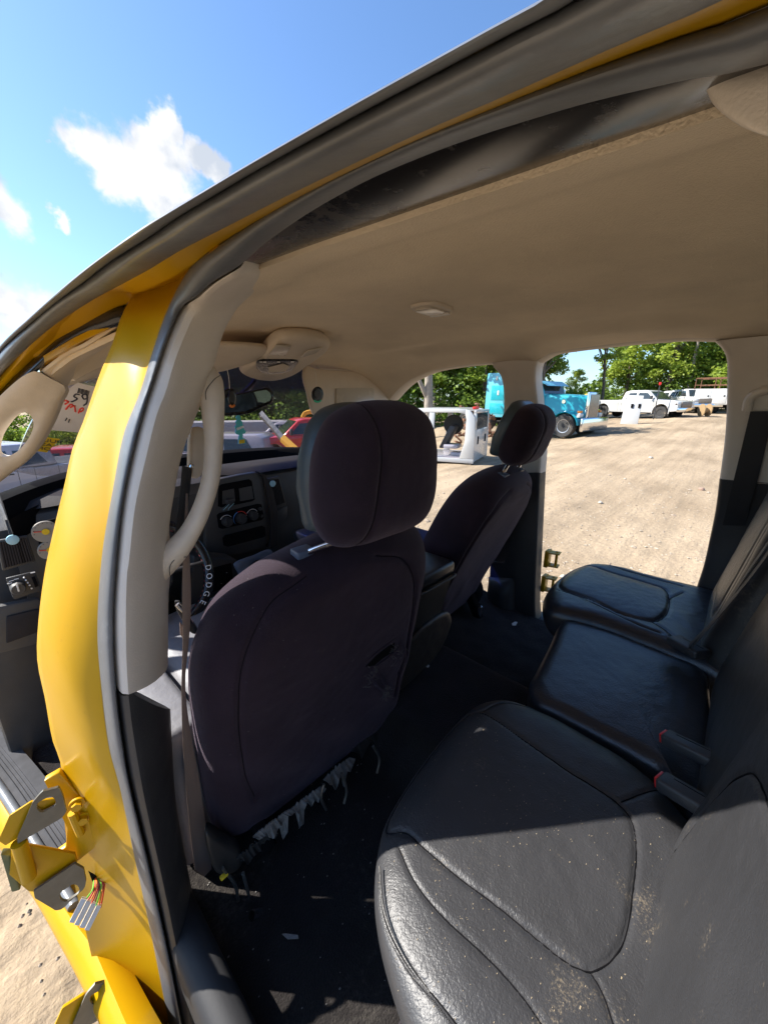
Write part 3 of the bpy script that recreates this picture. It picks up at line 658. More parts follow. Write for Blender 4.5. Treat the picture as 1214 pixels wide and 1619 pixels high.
# rear pillar of the far doorway
cl = sh((1130,538),(1140,548),(1148,565),(1149,600),(1148,654),(1145,697),(1137,759))
crt = sh((1330,520),(1335,545),(1330,565),(1330,600),(1325,654),(1320,697),(1310,770))
wall_piece('far_rear_pillar_trim', cl, crt, M['beige'], rnd=.02)
cl2 = sh((1137,757),(1131,805),(1122,850),(1112,895),(1096,945),(1080,1000),(1065,1060)); cr2 = sh((1310,768),(1300,805),(1290,850),(1280,895),(1270,945),(1260,1000),(1250,1060))
wall_piece('far_rear_lower_trim', cl2, cr2, M['dark'], rnd=.015)
# header over both far doorways (return of the headliner edge)
hh_ = sh(*oc_pix); MB().band(hh_, [p+Vector((.085, 0, .0)) for p in hh_], 90, .006, .03, ref=(0, .5, 0)).build('far_roof_rail', M['head_trim'], cab)
# far windscreen pillar
fa = [shell(605, 640), shell(600, 665), shell(585, 720), Vector((.84, 2.0, 1.28))]
fpa = [Vector((.69, 1.60, 1.80)), Vector((.74, 1.78, 1.66)), Vector((.79, 1.98, 1.48)), Vector((.84, 2.16, 1.30))]
fpb = [Vector((.76, 1.50, 1.79)), Vector((.80, 1.66, 1.66)), Vector((.85, 1.86, 1.48)), Vector((.90, 2.04, 1.30))]
MB().band(fpa, fpb, 20, .012, .04, ref=(0, 0, 1.5)).build('far_windscreen_pillar_trim', M['beige'], cab)
# far sill and side body below the doorway
MB().box((.93, .55, .50), (.14, 2.4, .17), .03).build('far_sill', M['dark'], cab)
MB().box((1.0, .8, .42), (.06, 2.4, .22), .02).build('far_rocker_panel', M['yellow'], cab)
# yellow hinges left on the far pillar
for k, (z0, lab) in enumerate(((.93, 0), (.79, 0))):
    hh = MB(); b = Vector((.955, .615, z0-.04))
    for dz in (-.035, .035):
        hh.prism([b+Vector((0, 0, dz)), b+Vector((.05, .0, dz)), b+Vector((.06, -.045, dz)), b+Vector((.015, -.05, dz))], (0, 0, .006), .001)
    hh.tube([b+Vector((.04, -.03, -.04)), b+Vector((.04, -.03, .045))], .007, 10)
    hh.box(b+Vector((.03, .01, 0)), (.05, .02, .09), .003)
    if k == 0: hh.build('far_hinge', M['yellow'], cab, 30)
    else: hh.build('far_hinge', M['yellow'], cab, 30)

# ---- floor
def floor_z(x, y):
    base = .60
    hump = .15/(1+math.exp((abs(x+.02)-.235)/.012)) if y < 1.5 else .15/(1+math.exp((abs(x+.02)-.235)/.012))
    riser = .06/(1+math.exp(-(y-.62)/.02)) if x > -.9 else 0
    toe = max(0, y-1.75)*.9 
    return base+hump+toe+.06*math.exp(-((y-.98)/.22)**2)*(1 if abs(x) > .25 else .2) + .004*noise.noise(Vector((x*14, y*14, 0)))
fl_ = MB(); nx, ny = 130, 150; vs = []; fs = []
for j in range(ny+1):
    for i in range(nx+1):
        x = -.865+1.73*i/nx; y = -.15+2.35*j/ny; vs.append(Vector((x, y, floor_z(x, y))))
for j in range(ny):
    for i in range(nx): a_ = j*(nx+1)+i; fs.append((a_, a_+1, a_+nx+2, a_+nx+1))
o_ = len(vs); vs += [Vector((-.865, -.15, .5)), Vector((.865, -.15, .5)), Vector((.865, 2.2, .5)), Vector((-.865, 2.2, .5))]
fs.append((o_, o_+3, o_+2, o_+1)); fl_.add(vs, fs).build('carpet', M['carpet'], cab, 60)
# raised carpeted heel board under the rear bench, firewall, rear wall with its window
MB().box((0, .10, .72), (1.60, .20, .26), .02).build('seat_riser', M['carpet'], cab)
MB().box((0, 2.15, .95), (1.72, .06, .75), .02).build('firewall', M['dark'], cab)
bw = MB(); bw.box((0, -.50, .98), (1.72, .05, .80), .02); bw.box((-.72, -.50, 1.60), (.30, .05, .48), .02); bw.box((.72, -.50, 1.60), (.30, .05, .48), .02); bw.box((0, -.50, 1.815), (1.2, .05, .07), .015)
bw.build('rear_wall', M['beige'], cab)
MB().box((0, -.50, 1.58), (1.14, .006, .42)).build('rear_window', M['glass'], cab)
# near rear corner of the roof: trim with its handle end, top right of the doorway
nt_ = MB()
no = [at(u, v, 'x', -.645) for u, v in ((1110,112),(1116,100),(1150,93),(1214,82),(1330,66),(1500,60),(1500,330),(1330,250),(1214,203),(1174,191),(1148,176),(1126,157),(1114,132))]
nt_.pillow(no, Vector((-.5, -.1, -.6)).normalized()*-1*-1, .012, .02, R=.012, nr=10, na=72)
nt_.build('rear_corner_trim', M['beige'], cab, 60)

# ---- windscreen
wl = [at(20,745,'y',1.72), Vector((-.72, 1.97, 1.39)), Vector((-.4, 2.17, 1.385)), Vector((0, 2.23, 1.385)), Vector((.4, 2.18, 1.365)), Vector((.82, 2.03, 1.31))]
wt = [at(97,612,'y',1.42), Vector((-.35, 1.62, 1.815)), Vector((0, 1.66, 1.825)), Vector((.35, 1.63, 1.82)), Vector((.70, 1.52, 1.79))]
A_, B_ = cr(wl, 30), cr(wt, 30); rings = []
for a, b in zip(A_, B_):
    row = [a.lerp(b, t/12)+Vector((0, .02*math.sin(math.pi*t/12), .03*math.sin(math.pi*t/12))) for t in range(13)]
    rings.append(row+[p+Vector((0, .005, .004)) for p in reversed(row)])
MB().loft(rings).build('windscreen', M['windshield'], cab, 60)
MB().band([p+Vector((0,0,.0)) for p in wt], [p+Vector((0, -.05, .03)) for p in wt], 30, .004, .02, ref=(0, 1, 0)).build('windscreen_header', M['head_trim'], cab)
# black cowl at the foot of the glass, hinge pillar and kick panel beside the dashboard
cw = MB(); rings = []
for k in range(14):
    x = -.90+1.80*k/13; yb = 2.19-.12*(x/.9)**2
    rings.append([Vector((x, yb, 1.305)), Vector((x, yb+.10, 1.27)), Vector((x, yb+.25, 1.20)), Vector((x, yb+.25, 1.1)), Vector((x, yb, 1.1))])
cw.loft(rings).build('cowl', M['black'], cab, 40)
for s in (-1, 1):
    MB().box((s*.96, 1.86, .86), (.18, .60, .90), .02).build('kick_panel', M['dark'], cab, 40)
# ================================================================ SEATS
def text_mesh(name, cu_):
    tmp = bpy.data.objects.new(name+'_curve', cu_); COL.objects.link(tmp); dg = bpy.context.evaluated_depsgraph_get(); dg.update()
    me = bpy.data.meshes.new_from_object(tmp.evaluated_get(dg)); bpy.data.objects.remove(tmp)
    o = bpy.data.objects.new(name, me); COL.objects.link(o); return o
def seg_dist(q, a, b):
    d = b-a; t = max(0, min(1, (q-a).dot(d)/max(1e-9, d.dot(d)))); return (q-a-d*t).length
def in_poly(q, P, U_, V_):
    x, y = q.dot(U_), q.dot(V_); c = False; n = len(P)
    for i in range(n):
        x1, y1, x2, y2 = P[i].dot(U_), P[i].dot(V_), P[i-1].dot(U_), P[i-1].dot(V_)
        if (y1 > y) != (y2 > y) and x < (x2-x1)*(y-y1)/(y2-y1)+x1: c = not c
    return c
def seam_feat(inserts, lines, U_, V_, groove=.006, gw=.005, puff=.010, pw=.045, lg=.004):
    ins = [loop(P, 70) for P in inserts]; ln = [cr(P, 30) for P in lines]
    def f(q, k):
        h = 0
        for P in ins:
            d = min(seg_dist(q, P[i-1], P[i]) for i in range(len(P)))
            s = 1 if in_poly(q, P, U_, V_) else -1
            h -= groove*math.exp(-(d/gw)**2)
            h += puff*(1-math.exp(-(d/pw))) if s > 0 else puff*.35*(1-math.exp(-(d/pw)))
        for P in ln:
            d = min(seg_dist(q, P[i], P[i+1]) for i in range(len(P)-1)); h -= lg*math.exp(-(d/gw)**2)
        h += .0018*noise.noise(q*11)+.0007*noise.noise(q*50)
        return h
    return f

# ---- rear bench
bench = thing('rear_bench_seat', 'black leather rear bench seat with three cushions, dusty and sunlit on its near cushion', 'bench seat', (0, 0, .9))
X3, Y3, Z3 = Vector((1, 0, 0)), Vector((0, 1, 0)), Vector((0, 0, 1))
ZC = .945
zz = lambda *ps: [at(u, v, 'z', ZC) for u, v in ps]
near_out = zz((765,1119),(743,1130),(705,1168),(668,1214),(635,1262),(608,1311),(596,1362),(592,1427),(601,1492),(620,1562),(640,1620),(668,1690),(740,1780),(860,1860),(1010,1900),(1115,1860))+[Vector((-.42,-.12,ZC)), Vector((-.28,-.12,ZC))]+zz((1045,1262),(991,1214),(937,1181),(862,1138),(802,1116))
ins1 = zz((743,1145),(762,1150),(829,1200),(894,1249),(937,1276),(972,1302),(991,1329),(997,1377),(991,1443),(980,1513),(959,1551),(926,1571),(894,1560),(840,1517),(776,1463),(722,1420),(668,1371),(641,1344),(611,1332),(625,1290),(668,1226),(705,1178))
ln1 = [zz((630,1368),(652,1422),(695,1481),(776,1562),(824,1619),(870,1690)), zz((926,1575),(942,1605),(960,1660)), zz((975,1298),(1005,1285),(1037,1268)), zz((762,1146),(792,1130),(840,1136),(905,1166),(959,1198),(1040,1255)), zz((600,1395),(608,1470),(641,1546),(695,1619),(740,1680))]
cu = MB().pillow(near_out, Z3, .045, .10, R=.085, nr=96, na=300, p=2.4, feat=seam_feat([ins1], ln1, X3, Y3, .0038, .0032, .0045, .05, .0024), dome=.004)
c1o = cu.build('seat_cushion', M['leather_n'], bench, 80)
from mathutils.bvhtree import BVHTree
def skin(mb): return BVHTree.FromPolygons(mb.v, mb.f)
def drape(bv, pts, n, off=.0002, d=Vector((0, 0, -1)), back=.3):
    out = []
    for p in cr(pts, n):
        h = bv.ray_cast(p-d*back, d)
        if h[0]: out.append(h[0]-d*off)
    return out
def seam_shadow(bv, pts, parent, n=70, r=.0010, m='black', d=Vector((0, 0, -1)), name='seam_shadow', off=.0002):  # dark tube along each groove: seam shadow put in as colour
    q = drape(bv, pts, n, off, d)
    if len(q) > 3: MB().tube(q, r, 5).build(name, M[m], parent)
def stitches(bv, pts, parent, n=80, side=.004, d=Vector((0, 0, -1)), m='leather_b'):
    q = drape(bv, pts, n*2, .0006, d); mb = MB()
    for i in range(0, len(q)-2, 2):
        t = (q[i+1]-q[i]); s_ = t.cross(d).normalized()*side
        mb.tube([q[i]+s_, q[i]+t*.9+s_], .0006, 4)
    if mb.v: mb.build('stitching', M[m], parent, 0)
bvn = skin(cu)
seam_shadow(bvn, ins1+[ins1[0]], c1o, 170)
for l_ in ln1: seam_shadow(bvn, l_, c1o, 60)
stitches(bvn, ln1[4], c1o, 110); stitches(bvn, ln1[4], c1o, 110, -.004); stitches(bvn, ln1[0], c1o, 90, .004)
def piping(parent, pts, hgt, r=.0022, m='leather', n=60, off=None):
    MB().tube([p+(off or Z3)*hgt for p in cr(pts, n)], r, 6).build('piping', M[m], parent)
piping(c1o, ln1[4], .036, .0014, 'leather_b'); 
mid_out = zz((835,1093),(846,1068),(866,1030),(884,992),(897,984),(950,1000),(1000,1019),(1060,1043),(1110,1066),(1121,1110),(1123,1180),(1120,1250))+[Vector((-.26,-.10,ZC))]+zz((1048,1240),(1000,1206),(940,1172),(880,1140),(845,1120))
ln2 = [zz((860,1040),(900,1062),(960,1095),(1040,1140),(1110,1185))]
MB().pillow(mid_out, Z3, .030, .12, R=.05, nr=50, na=160, p=2.8, feat=seam_feat([], [], X3, Y3), dome=.006).build('seat_cushion', M['leather'], bench, 80)
ZC = .955
zz = lambda *ps: [at(u, v, 'z', ZC) for u, v in ps]
far_out = zz((892,984),(866,975),(858,960),(862,945),(878,925),(905,906),(935,899),(975,905),(1015,916),(1060,928),(1108,940))+[Vector((.84,-.08,ZC)), Vector((.30,-.10,ZC))]+zz((1090,1058),(1065,1048),(1020,1028),(950,1000))
ins3 = zz((905,912),(925,908),(960,920),(1010,936),(1045,948),(1053,962),(1053,980),(1045,995),(1028,1002),(1005,998),(975,988),(930,966),(890,950),(882,940),(888,925))
ln3 = [zz((880,948),(905,958),(960,985),(1010,1010),(1040,1022)), zz((1028,1004),(1050,1020),(1072,1046)), zz((1053,965),(1075,955)), zz((935,900),(985,918),(1075,945))]
fc = MB().pillow(far_out, Z3, .045, .10, R=.075, nr=70, na=220, p=2.2, feat=seam_feat([ins3], ln3, X3, Y3, .006, .005, .010, .04), dome=.004)
fco = fc.build('seat_cushion', M['leather'], bench, 80)
bvf = skin(fc); seam_shadow(bvf, ins3+[ins3[0]], fco, 120)
for l_ in ln3: seam_shadow(bvf, l_, fco, 50)
# backrests
SB = Vector((0, -.17, .985)).normalized(); NB = Vector((0, .985, .17)).normalized()
def backrest(x0, x1, z0, z1, yc, m, ins=None, lines=(), th=.075, r=.07, nr=60, na=180, R=.06, nm='backrest'):
    W_, H_ = x1-x0, (z1-z0)/SB.z; O = Vector(((x0+x1)/2, yc, z0))+SB*(H_/2)
    T = lambda a, b: O+X3*a+SB*b
    out = [T(a, b) for a, b in rrect(0, 0, W_, H_, r, 4)]
    I = [[T(a, b) for a, b in rrect(ins[0], ins[1], ins[2], ins[3], ins[4], 4)]] if ins else []
    ln = [[T(a, b) for a, b in l] for l in lines]
    mb = MB().pillow(out, NB, th, .05, R=R, nr=nr, na=na, p=2.3, feat=seam_feat(I, ln, X3, SB, .005, .0045, .008, .05), dome=.004)
    o = mb.build(nm, m, bench, 80); bv = skin(mb)
    for l in I: seam_shadow(bv, l+[l[0]], o, 120, d=-NB)
    for l in ln: seam_shadow(bv, l, o, 60, d=-NB)
    return o, T
backrest(-.80, -.265, .93, 1.50, -.105, M['leather_n'], nr=90, na=260, lines=[[(.20,-.25),(.19,-.05),(.14,.03),(.02,.07),(-.094,.095),(-.156,.129),(-.188,.162),(-.21,.193),(-.236,.24)], [(.235,-.28),(.235,.28)]])
backrest(-.262, .292, .93, 1.50, -.115, M['leather_b'], th=.06)
backrest(.296, .84, .93, 1.50, -.09, M['leather_b'], ins=(.03, .03, .34, .42, .08), lines=[[(-.2,-.28),(-.2,.28)]])
# headrests on the rear backs (above the frame's right edge)
for x in (-.53, .57):
    o = MB().pillow([Vector((x, -.24, 1.58))+X3*a+SB*b for a, b in rrect(0, 0, .26, .15, .06)], NB, .05, .05, R=.05, nr=20, na=64).build('rear_headrest', M['leather_b'], bench, 60)
# belt buckles with red buttons
def buckle(a, b, w_, h_, red=True):
    d = (b-a); L_ = d.length; u_ = d/L_; s_ = u_.cross(Z3).normalized(); n_ = s_.cross(u_)
    Mx = Matrix((( u_.x, s_.x, n_.x, a.x), (u_.y, s_.y, n_.y, a.y), (u_.z, s_.z, n_.z, a.z), (0, 0, 0, 1)))
    o = MB().box((L_/2, 0, 0), (L_, w_, h_), .006, Mx, 3).build('buckle', M['dark'], bench, 40)
    if red: MB().box((-.0005, 0, .0), (.006, w_*.72, h_*.8), .0015, Mx).build('release_button', M['red'], o, 30)
    MB().tube([Mx @ Vector((.02, -w_*.2, h_/2)), Mx @ Vector((L_*.9, -w_*.2, h_/2))], .0008, 5).build('buckle_seam', M['black'], o)
    return o
buckle(at(1050,1164,'z',1.005), at(1131,1204,'z',1.025), .034, .024)
buckle(at(1043,1233,'z',1.005), at(1124,1282,'z',1.02), .036, .026)
buckle(at(1064,1010,'z',1.02), at(1112,1036,'z',1.03), .05, .024, False)
# rear belt straps and their steel tongues
def strap(name, A, B, m, parent, th=.0014, n=40):
    return MB().band(A, B, n, th, th, ns=4).build(name, M[m], parent, 60)
rb_ = thing('rear_seat_belt', 'dark seat belt hanging from the beige rear pillar beyond the bench', 'seat belt', tuple(shell(1195, 640)))
a = [shell(1186, 650, -.03), shell(1174, 700, -.03), shell(1158, 765, -.03), shell(1142, 830, -.02)]
b = [shell(1222, 650, -.03), shell(1212, 700, -.03), shell(1196, 765, -.03), shell(1178, 830, -.02)]
strap('belt_strap', a, b, 'belt_dark', rb_)
MB().tube([shell(u, v, -.03) for u, v in ((1180,648),(1186,628),(1205,618),(1235,618))], .012, 10, 14).build('belt_guide', M['beige'], rb_)
MB().prism([shell(u, v, -.012) for u, v in ((1176,655),(1184,622),(1206,606),(1240,606),(1240,660))], (.02, 0, 0), .006).build('guide_cover', M['beige'], rb_, 40)
cb_ = thing('centre_seat_belt', 'brown centre seat belt lying down the rear backrest with a steel tongue', 'seat belt', tuple(at(1130,1020,'y',.0)))
PB = Vector((0, .005, 1.0))
q = lambda u, v: atp(u, v, PB+Vector((0,.012,0)), NB)
def onx(x, z, o=.0): return Vector((x, -.010-.17*(z-1.0)+o, z))
strap('belt_strap', [onx(.285, 1.48, -.03), onx(.27, 1.3, -.015), onx(.262, 1.15, -.005), onx(.262, 1.02, .02)], [onx(.312, 1.48, -.03), onx(.300, 1.3, -.015), onx(.292, 1.15, -.005), onx(.292, 1.02, .02)], 'belt_dark', cb_)
strap('belt_strap', [onx(.235, 1.48, -.03), onx(.235, 1.3, -.02), onx(.25, 1.05, .01)], [onx(.28, 1.48, -.03), onx(.27, 1.3, -.02), onx(.28, 1.05, .01)], 'belt_dark', cb_)
MB().tube([at(u, v, 'y', .03) for u, v in ((1130,1020),(1118,1038),(1108,1050),(1097,1066))], [.004, .003, .003, .004], 8, 20, squash=2).build('belt_tongue', M['chrome'], cb_)
MB().box((-.07, .335, .77), (.10, .06, .02), .004).build('bench_latch', M['dark'], bench, 40)
cup = MB(); cc_ = at(822, 1102, 'z', .86)
cup.lathe([(.036, 0), (.036, .02), (.030, .02), (.030, -.04), (.001, -.04)], Matrix.Translation((-.045, .36, .79)), 28)
ch = MB().box((-.045, .33, .765), (.15, .12, .05), .012).build('cup_holder', M['dark'], bench, 40); cup.build('holder_ring', M['dash'], ch, 40)

# ---- front seats
SKIN = {}
def front_seat(name, label, xc, by, bz, rec, hr, hrs, yaw=0, side=None, wk=1.0, sk=1.0):
    t = thing(name, label, 'car seat', (xc, by, bz))
    r_ = math.radians(rec); S_ = Vector((0, -math.sin(r_), math.cos(r_))); N_ = Vector((0, -math.cos(r_), -math.sin(r_)))
    X_ = Vector((math.cos(yaw), math.sin(yaw), 0)); S_ = Matrix.Rotation(yaw, 3, 'Z') @ S_; N_ = Matrix.Rotation(yaw, 3, 'Z') @ N_
    O = Vector((xc, by, bz)); T = lambda a, b, c=0: O+X_*a+S_*b+N_*c
    out = [T(p[0]*wk, p[1]*(sk if p[1] > 0 else 1)) for p in ((-.20,-.145),(-.262,-.12),(-.278,0),(-.28,.12),(-.282,.28),(-.278,.42),(-.262,.53),(-.22,.615),(-.15,.662),(-.07,.680),(.0,.684),(.07,.680),(.15,.662),(.22,.615),(.262,.53),(.278,.42),(.282,.28),(.28,.12),(.278,0),(.262,-.12),(.20,-.145),(0,-.15))]
    KS = sk
    if sk < 1:                                           # the driver's back sits skewed: its inner shoulder is the higher one
        src = ((-.20,-.145),(-.262,-.12),(-.278,0),(-.28,.12),(-.282,.28),(-.278,.42),(-.262,.50),(-.225,.585),(-.15,.645),(-.07,.672),(.0,.690),(.10,.708),(.18,.700),(.25,.655),(.288,.575),(.292,.42),(.288,.28),(.28,.12),(.272,0),(.255,-.12),(.20,-.145),(0,-.15))
        out = [T(p[0]*wk, p[1]*(sk if p[1] > 0 else 1)) for p in src]
    seams = [[T(-.205,.03),T(-.222,.15),T(-.228,.35),T(-.212,.50),T(-.16,.60),T(-.08,.640)], [T(.205,.03),T(.222,.15),T(.228,.35),T(.212,.50),T(.16,.60),T(.08,.640)]]
    def ft(q, k, g=seam_feat([], [[O+X_*((q_-O).dot(X_)*wk)+S_*((q_-O).dot(S_)*sk) for q_ in l_] for l_ in seams], X_, S_, .004, .007, 0, .05, .006)):
        l = (q-O).dot(X_); s = (q-O).dot(S_)
        w_ = .004*math.sin(l*38+s*22+2.5*noise.noise(q*6))*math.exp(-((s-.10)/.10)**2)
        w_ += .005*noise.noise(Vector((l*9, s*26, 3)))*math.exp(-((s-.62)/.07)**2)
        return g(q, k)*1.0+w_-.012*math.exp(-(l/.16)**2)*math.exp(-((s-.3)/.25)**2)
    bmb = MB().pillow(out, N_, .075, .10, R=.085, nr=70, na=220, p=2.1, feat=ft, dome=.012)
    b = bmb.build('backrest', M['cloth'], t, 80); SKIN[t.name] = skin(bmb); sl_ = [[O+X_*((q_-O).dot(X_)*wk)+S_*((q_-O).dot(S_)*sk) for q_ in l_] for l_ in seams]
    for l_ in sl_: seam_shadow(SKIN[t.name], l_, b, 70, .0009, 'black', -N_)
    # headrest
    H = Vector(hr); hw, hh, hd_ = hrs
    r2 = r_*(.35 if rec < 15 else .75); S2 = Matrix.Rotation(yaw, 3, 'Z') @ Vector((0, -math.sin(r2), math.cos(r2))); N2 = Matrix.Rotation(yaw, 3, 'Z') @ Vector((0, -math.cos(r2), -math.sin(r2)))
    ho = [H+X_*(a*hw)+S2*(c*hh) for a, c in ((-.60,-1),(-.86,-.86),(-.99,-.5),(-1.0,0),(-.94,.42),(-.76,.80),(-.45,.97),(0,1.02),(.45,.97),(.76,.80),(.94,.42),(1.0,0),(.99,-.5),(.86,-.86),(.60,-1),(0,-1.03))]
    sm = [[H+X_*(-.52*hw)+S2*(-.95*hh), H+X_*(-.40*hw)+S2*(-.2*hh), H+X_*(-.36*hw)+S2*(.5*hh), H+X_*(-.40*hw)+S2*(.98*hh)]]
    hmb = MB().pillow(ho, N2, hd_, hd_*1.15, R=.085, nr=50, na=180, p=2.0, feat=seam_feat([], sm, X_, S2, .002, .006, 0, .05, .005), dome=.006)
    h = hmb.build('headrest', M['cloth'], t, 80); seam_shadow(skin(hmb), sm[0], h, 60, .0009, 'black', -N2)
    fo = [p-N2*(hd_*1.02) for p in [H+X_*(a*hw*.97)+S2*(c*hh*.97) for a, c in ((-.86,-.86),(-.97,-.5),(-1.0,0),(-.94,.42),(-.76,.80),(-.45,.97),(0,1.0),(.45,.97),(.76,.80),(.94,.42),(1.0,0),(.97,-.5),(.86,-.86),(0,-.95))]]
    f = MB().pillow(fo, -N2, .022, .045, R=.05, nr=24, na=120, p=2.0, feat=lambda q, k: .006*noise.noise(q*30)).build('headrest_front', M['cloth_side'], h, 80)
    for s_ in (-1, 1):
        pb = T(s_*.07, .66*sk, .0); pt = H+X_*(s_*.07)-S2*(hh*.9)
        MB().tube([pb-S_*.03, pb, pt], .0065, 12, 12).build('post', M['chrome'], h)
        gb = MB(); gb.add(*_bx(X_, N2, S_, pb+S_*.012+N_*.004, (.042, .034, .018)))
        gb.build('post_guide', M['navy' if s_ < 0 else 'dark'], h, 40)
    # seat cushion, frame under it
    cz = bz+.14
    co = [Vector((xc+a*.27, by+.08+bb, cz)) for a, bb in ((-.9,0),(-1,.1),(-1,.4),(-.9,.5),(0,.53),(.9,.5),(1,.4),(1,.1),(.9,0))]
    MB().pillow(co, Z3, .06, .08, R=.08, nr=30, na=120).build('cushion', side or M['cloth'], t, 60)
    MB().box((xc, by+.26, cz-.13), (.46, .44, .10), .03).build('seat_base', M['dark'], t, 40)
    for s_ in (-1, 1):
        MB().tube([Vector((xc+s_*.22, by+.05, cz-.17)), Vector((xc+s_*.22, by-.02, cz-.22)), Vector((xc+s_*.22, by-.09, .66 if bz > .7 else .64))], .012, 8, 10, squash=1.6).build('seat_bracket', M['black'], t)
    return t, T
def _bx(X_, Y_, Z_, c, s):
    m = MB().box((0, 0, 0), s, .004); return [c+X_*v.x+Y_*v.y+Z_*v.z for v in m.v], m.f
M['glare_vinyl'] = mat('sun_glare_vinyl', (.20, .20, .22), .4, bump=.4, bscale=60, bdist=.004, var=.2)  # sun glare put into the colour: grey in place of black leather
ds, DT = front_seat('car_seat', 'driver seat in dark stretch cover with frayed lining along its lower edge', -.43, .725, .80, 9, (-.395, .515, 1.542), (.152, .134, .060), math.radians(-3), M['glare_vinyl'], 1.10, .86)
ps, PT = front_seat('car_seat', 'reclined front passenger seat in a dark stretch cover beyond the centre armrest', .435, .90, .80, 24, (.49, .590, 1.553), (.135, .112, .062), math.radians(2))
MB().box((-.752, 1.12, .82), (.093, .74, .38), .02, seg=3).build('seat_side_cover', M['glare_vinyl'], ds, 40)  # side cover added here, widened to block sun from the carpet
# frayed white lining and torn leather along the bottom of the driver's backrest
def ragged(u0, v0, u1, v1, w_, y0, y1, seed, m, name, parent, n=70, drop=None):
    rnd = random.Random(seed); top = []; bot = []
    for i in range(n):
        t = i/(n-1); u, v = u0+(u1-u0)*t, v0+(v1-v0)*t; y = y0+(y1-y0)*t
        e = w_*(math.sin(math.pi*min(1, t*1.02))**.5)
        a = (.25*noise.noise(Vector((t*14, seed, 0)))-.1)*e; b_ = (.62+.95*noise.noise(Vector((t*6, seed*3.1, 2)))+.05*noise.noise(Vector((t*30, seed, 7))))*e+(drop(t) if drop else 0)
        top.append(at(u-4, v+a-2, 'y', y)); bot.append(at(u+4, v+b_, 'y', y-.004+.010*noise.noise(Vector((t*12, seed, 4)))))
    g = MB(); k = []
    for i in range(n-1):
        g.add([top[i], top[i+1], bot[i+1], bot[i], *(p+Vector((0, .003, 0)) for p in (top[i], top[i+1], bot[i+1], bot[i]))], [(0,1,2,3),(7,6,5,4),(0,4,5,1),(3,2,6,7),(0,3,7,4),(1,5,6,2)])
    return g.build(name, m, parent, 0)
ragged(378, 1360, 436, 1318, 26, .645, .645, 3, M['leather_b'], 'torn_leather', ds)
ragged(404, 1326, 462, 1282, 15, .63, .63, 5, M['fluff'], 'torn_lining', ds, drop=lambda t: 24 if .68 < t < .82 else 0)
ragged(462, 1284, 512, 1246, 16, .63, .635, 8, M['fluff'], 'torn_lining', ds, drop=lambda t: 22 if .15 < t < .3 else 0)
ragged(516, 1236, 558, 1200, 26, .635, .645, 11, M['fluff'], 'torn_lining', ds)
ragged(560, 1190, 618, 1125, 26, .655, .66, 14, M['leather_b'], 'torn_leather', ds)
MB().pillow([at(u, v, 'y', .66) for u, v in ((325,1312),(352,1326),(378,1340),(384,1358),(374,1374),(345,1378),(330,1352))], (-.3,-1,0), .012, .03, R=.02, nr=12, na=60).build('side_cover', M['leather_b'], ds, 60)
# bare springs, rails and a yellow cap under the torn cover
for k, pts in enumerate(([(352,1372),(372,1400),(380,1440),(398,1466)], [(384,1380),(392,1410),(404,1452),(418,1450)], [(396,1462),(412,1452),(424,1442)], [(512,1240),(508,1262),(516,1280)], [(540,1222),(548,1250),(544,1270)], [(590,1180),(600,1200),(596,1222)])):
    MB().tube([at(u, v, 'y', .63-.01*k) for u, v in pts], .0035, 6, 16).build('seat_spring', M['steel'], ds)
MB().box(at(354, 1385, 'y', .63), (.016, .01, .006), .002).build('rail_cap', M['label_y'], ds, 30)
MB().tube([at(u, v, 'y', .58) for u, v in ((398,1448),(420,1440))], .009, 8, 6).build('rail_bolt', M['chrome'], ds)
# a rip with frayed edges and loose folds near the inner lower corner, lint over the cover
bvd = SKIN[ds.name]
def onb(u, v, off=.002):
    d = ray(u, v).normalized(); h = bvd.ray_cast(EYE, d); return h[0]-d*off if h[0] else at(u, v, 'y', .61)
MB().prism([onb(u, v, .003) for u, v in ((578,1054),(596,1036),(614,1022),(624,1016),(622,1030),(606,1040),(592,1052))], Vector((0, .002, 0))).build('rip', M['black'], ds, 0)  # black patch: shade inside the rip put into its colour
for pp, rr in (([(574,1050),(594,1032),(612,1018),(628,1006)], .0035), ([(580,1060),(600,1048),(616,1036),(630,1022),(632,1008)], .0045), ([(632,1008),(640,1028),(638,1048),(626,1068)], .005), ([(596,1054),(604,1074),(612,1092)], .004), ([(582,1062),(592,1078),(604,1090),(616,1096)], .005)):
    MB().tube([onb(u, v, -.001) for u, v in pp], [rr*.2, rr, rr*.8, rr*.2], 8, 18).build('cloth_fold', M['cloth'], ds)
rnd = random.Random(9); fz = MB()
for k in range(60):
    u, v = rnd.choice(((rnd.uniform(578,598), rnd.uniform(1056,1086)), (rnd.uniform(606,618), rnd.uniform(1086,1100)), (rnd.uniform(620,640), rnd.uniform(1010,1050))))
    fz.tube([onb(u, v, .001), onb(u+rnd.uniform(-6,6), v+rnd.uniform(-4,7), .006), onb(u+rnd.uniform(-9,9), v+rnd.uniform(-3,12), .003)], .00035, 3, 4)
o = fz.build('frayed_thread', M['fluff'], ds, 0); o['kind'] = 'stuff'
lint = MB()
for k in range(90):
    u, v = rnd.uniform(310, 690), rnd.uniform(900, 1300); p_ = onb(u, v, .0004)
    s_ = rnd.uniform(.0004, .0009); lint.box(p_, (s_*2, s_, s_))
o = lint.build('lint', M['fluff'], ds, 0); o['kind'] = 'stuff'

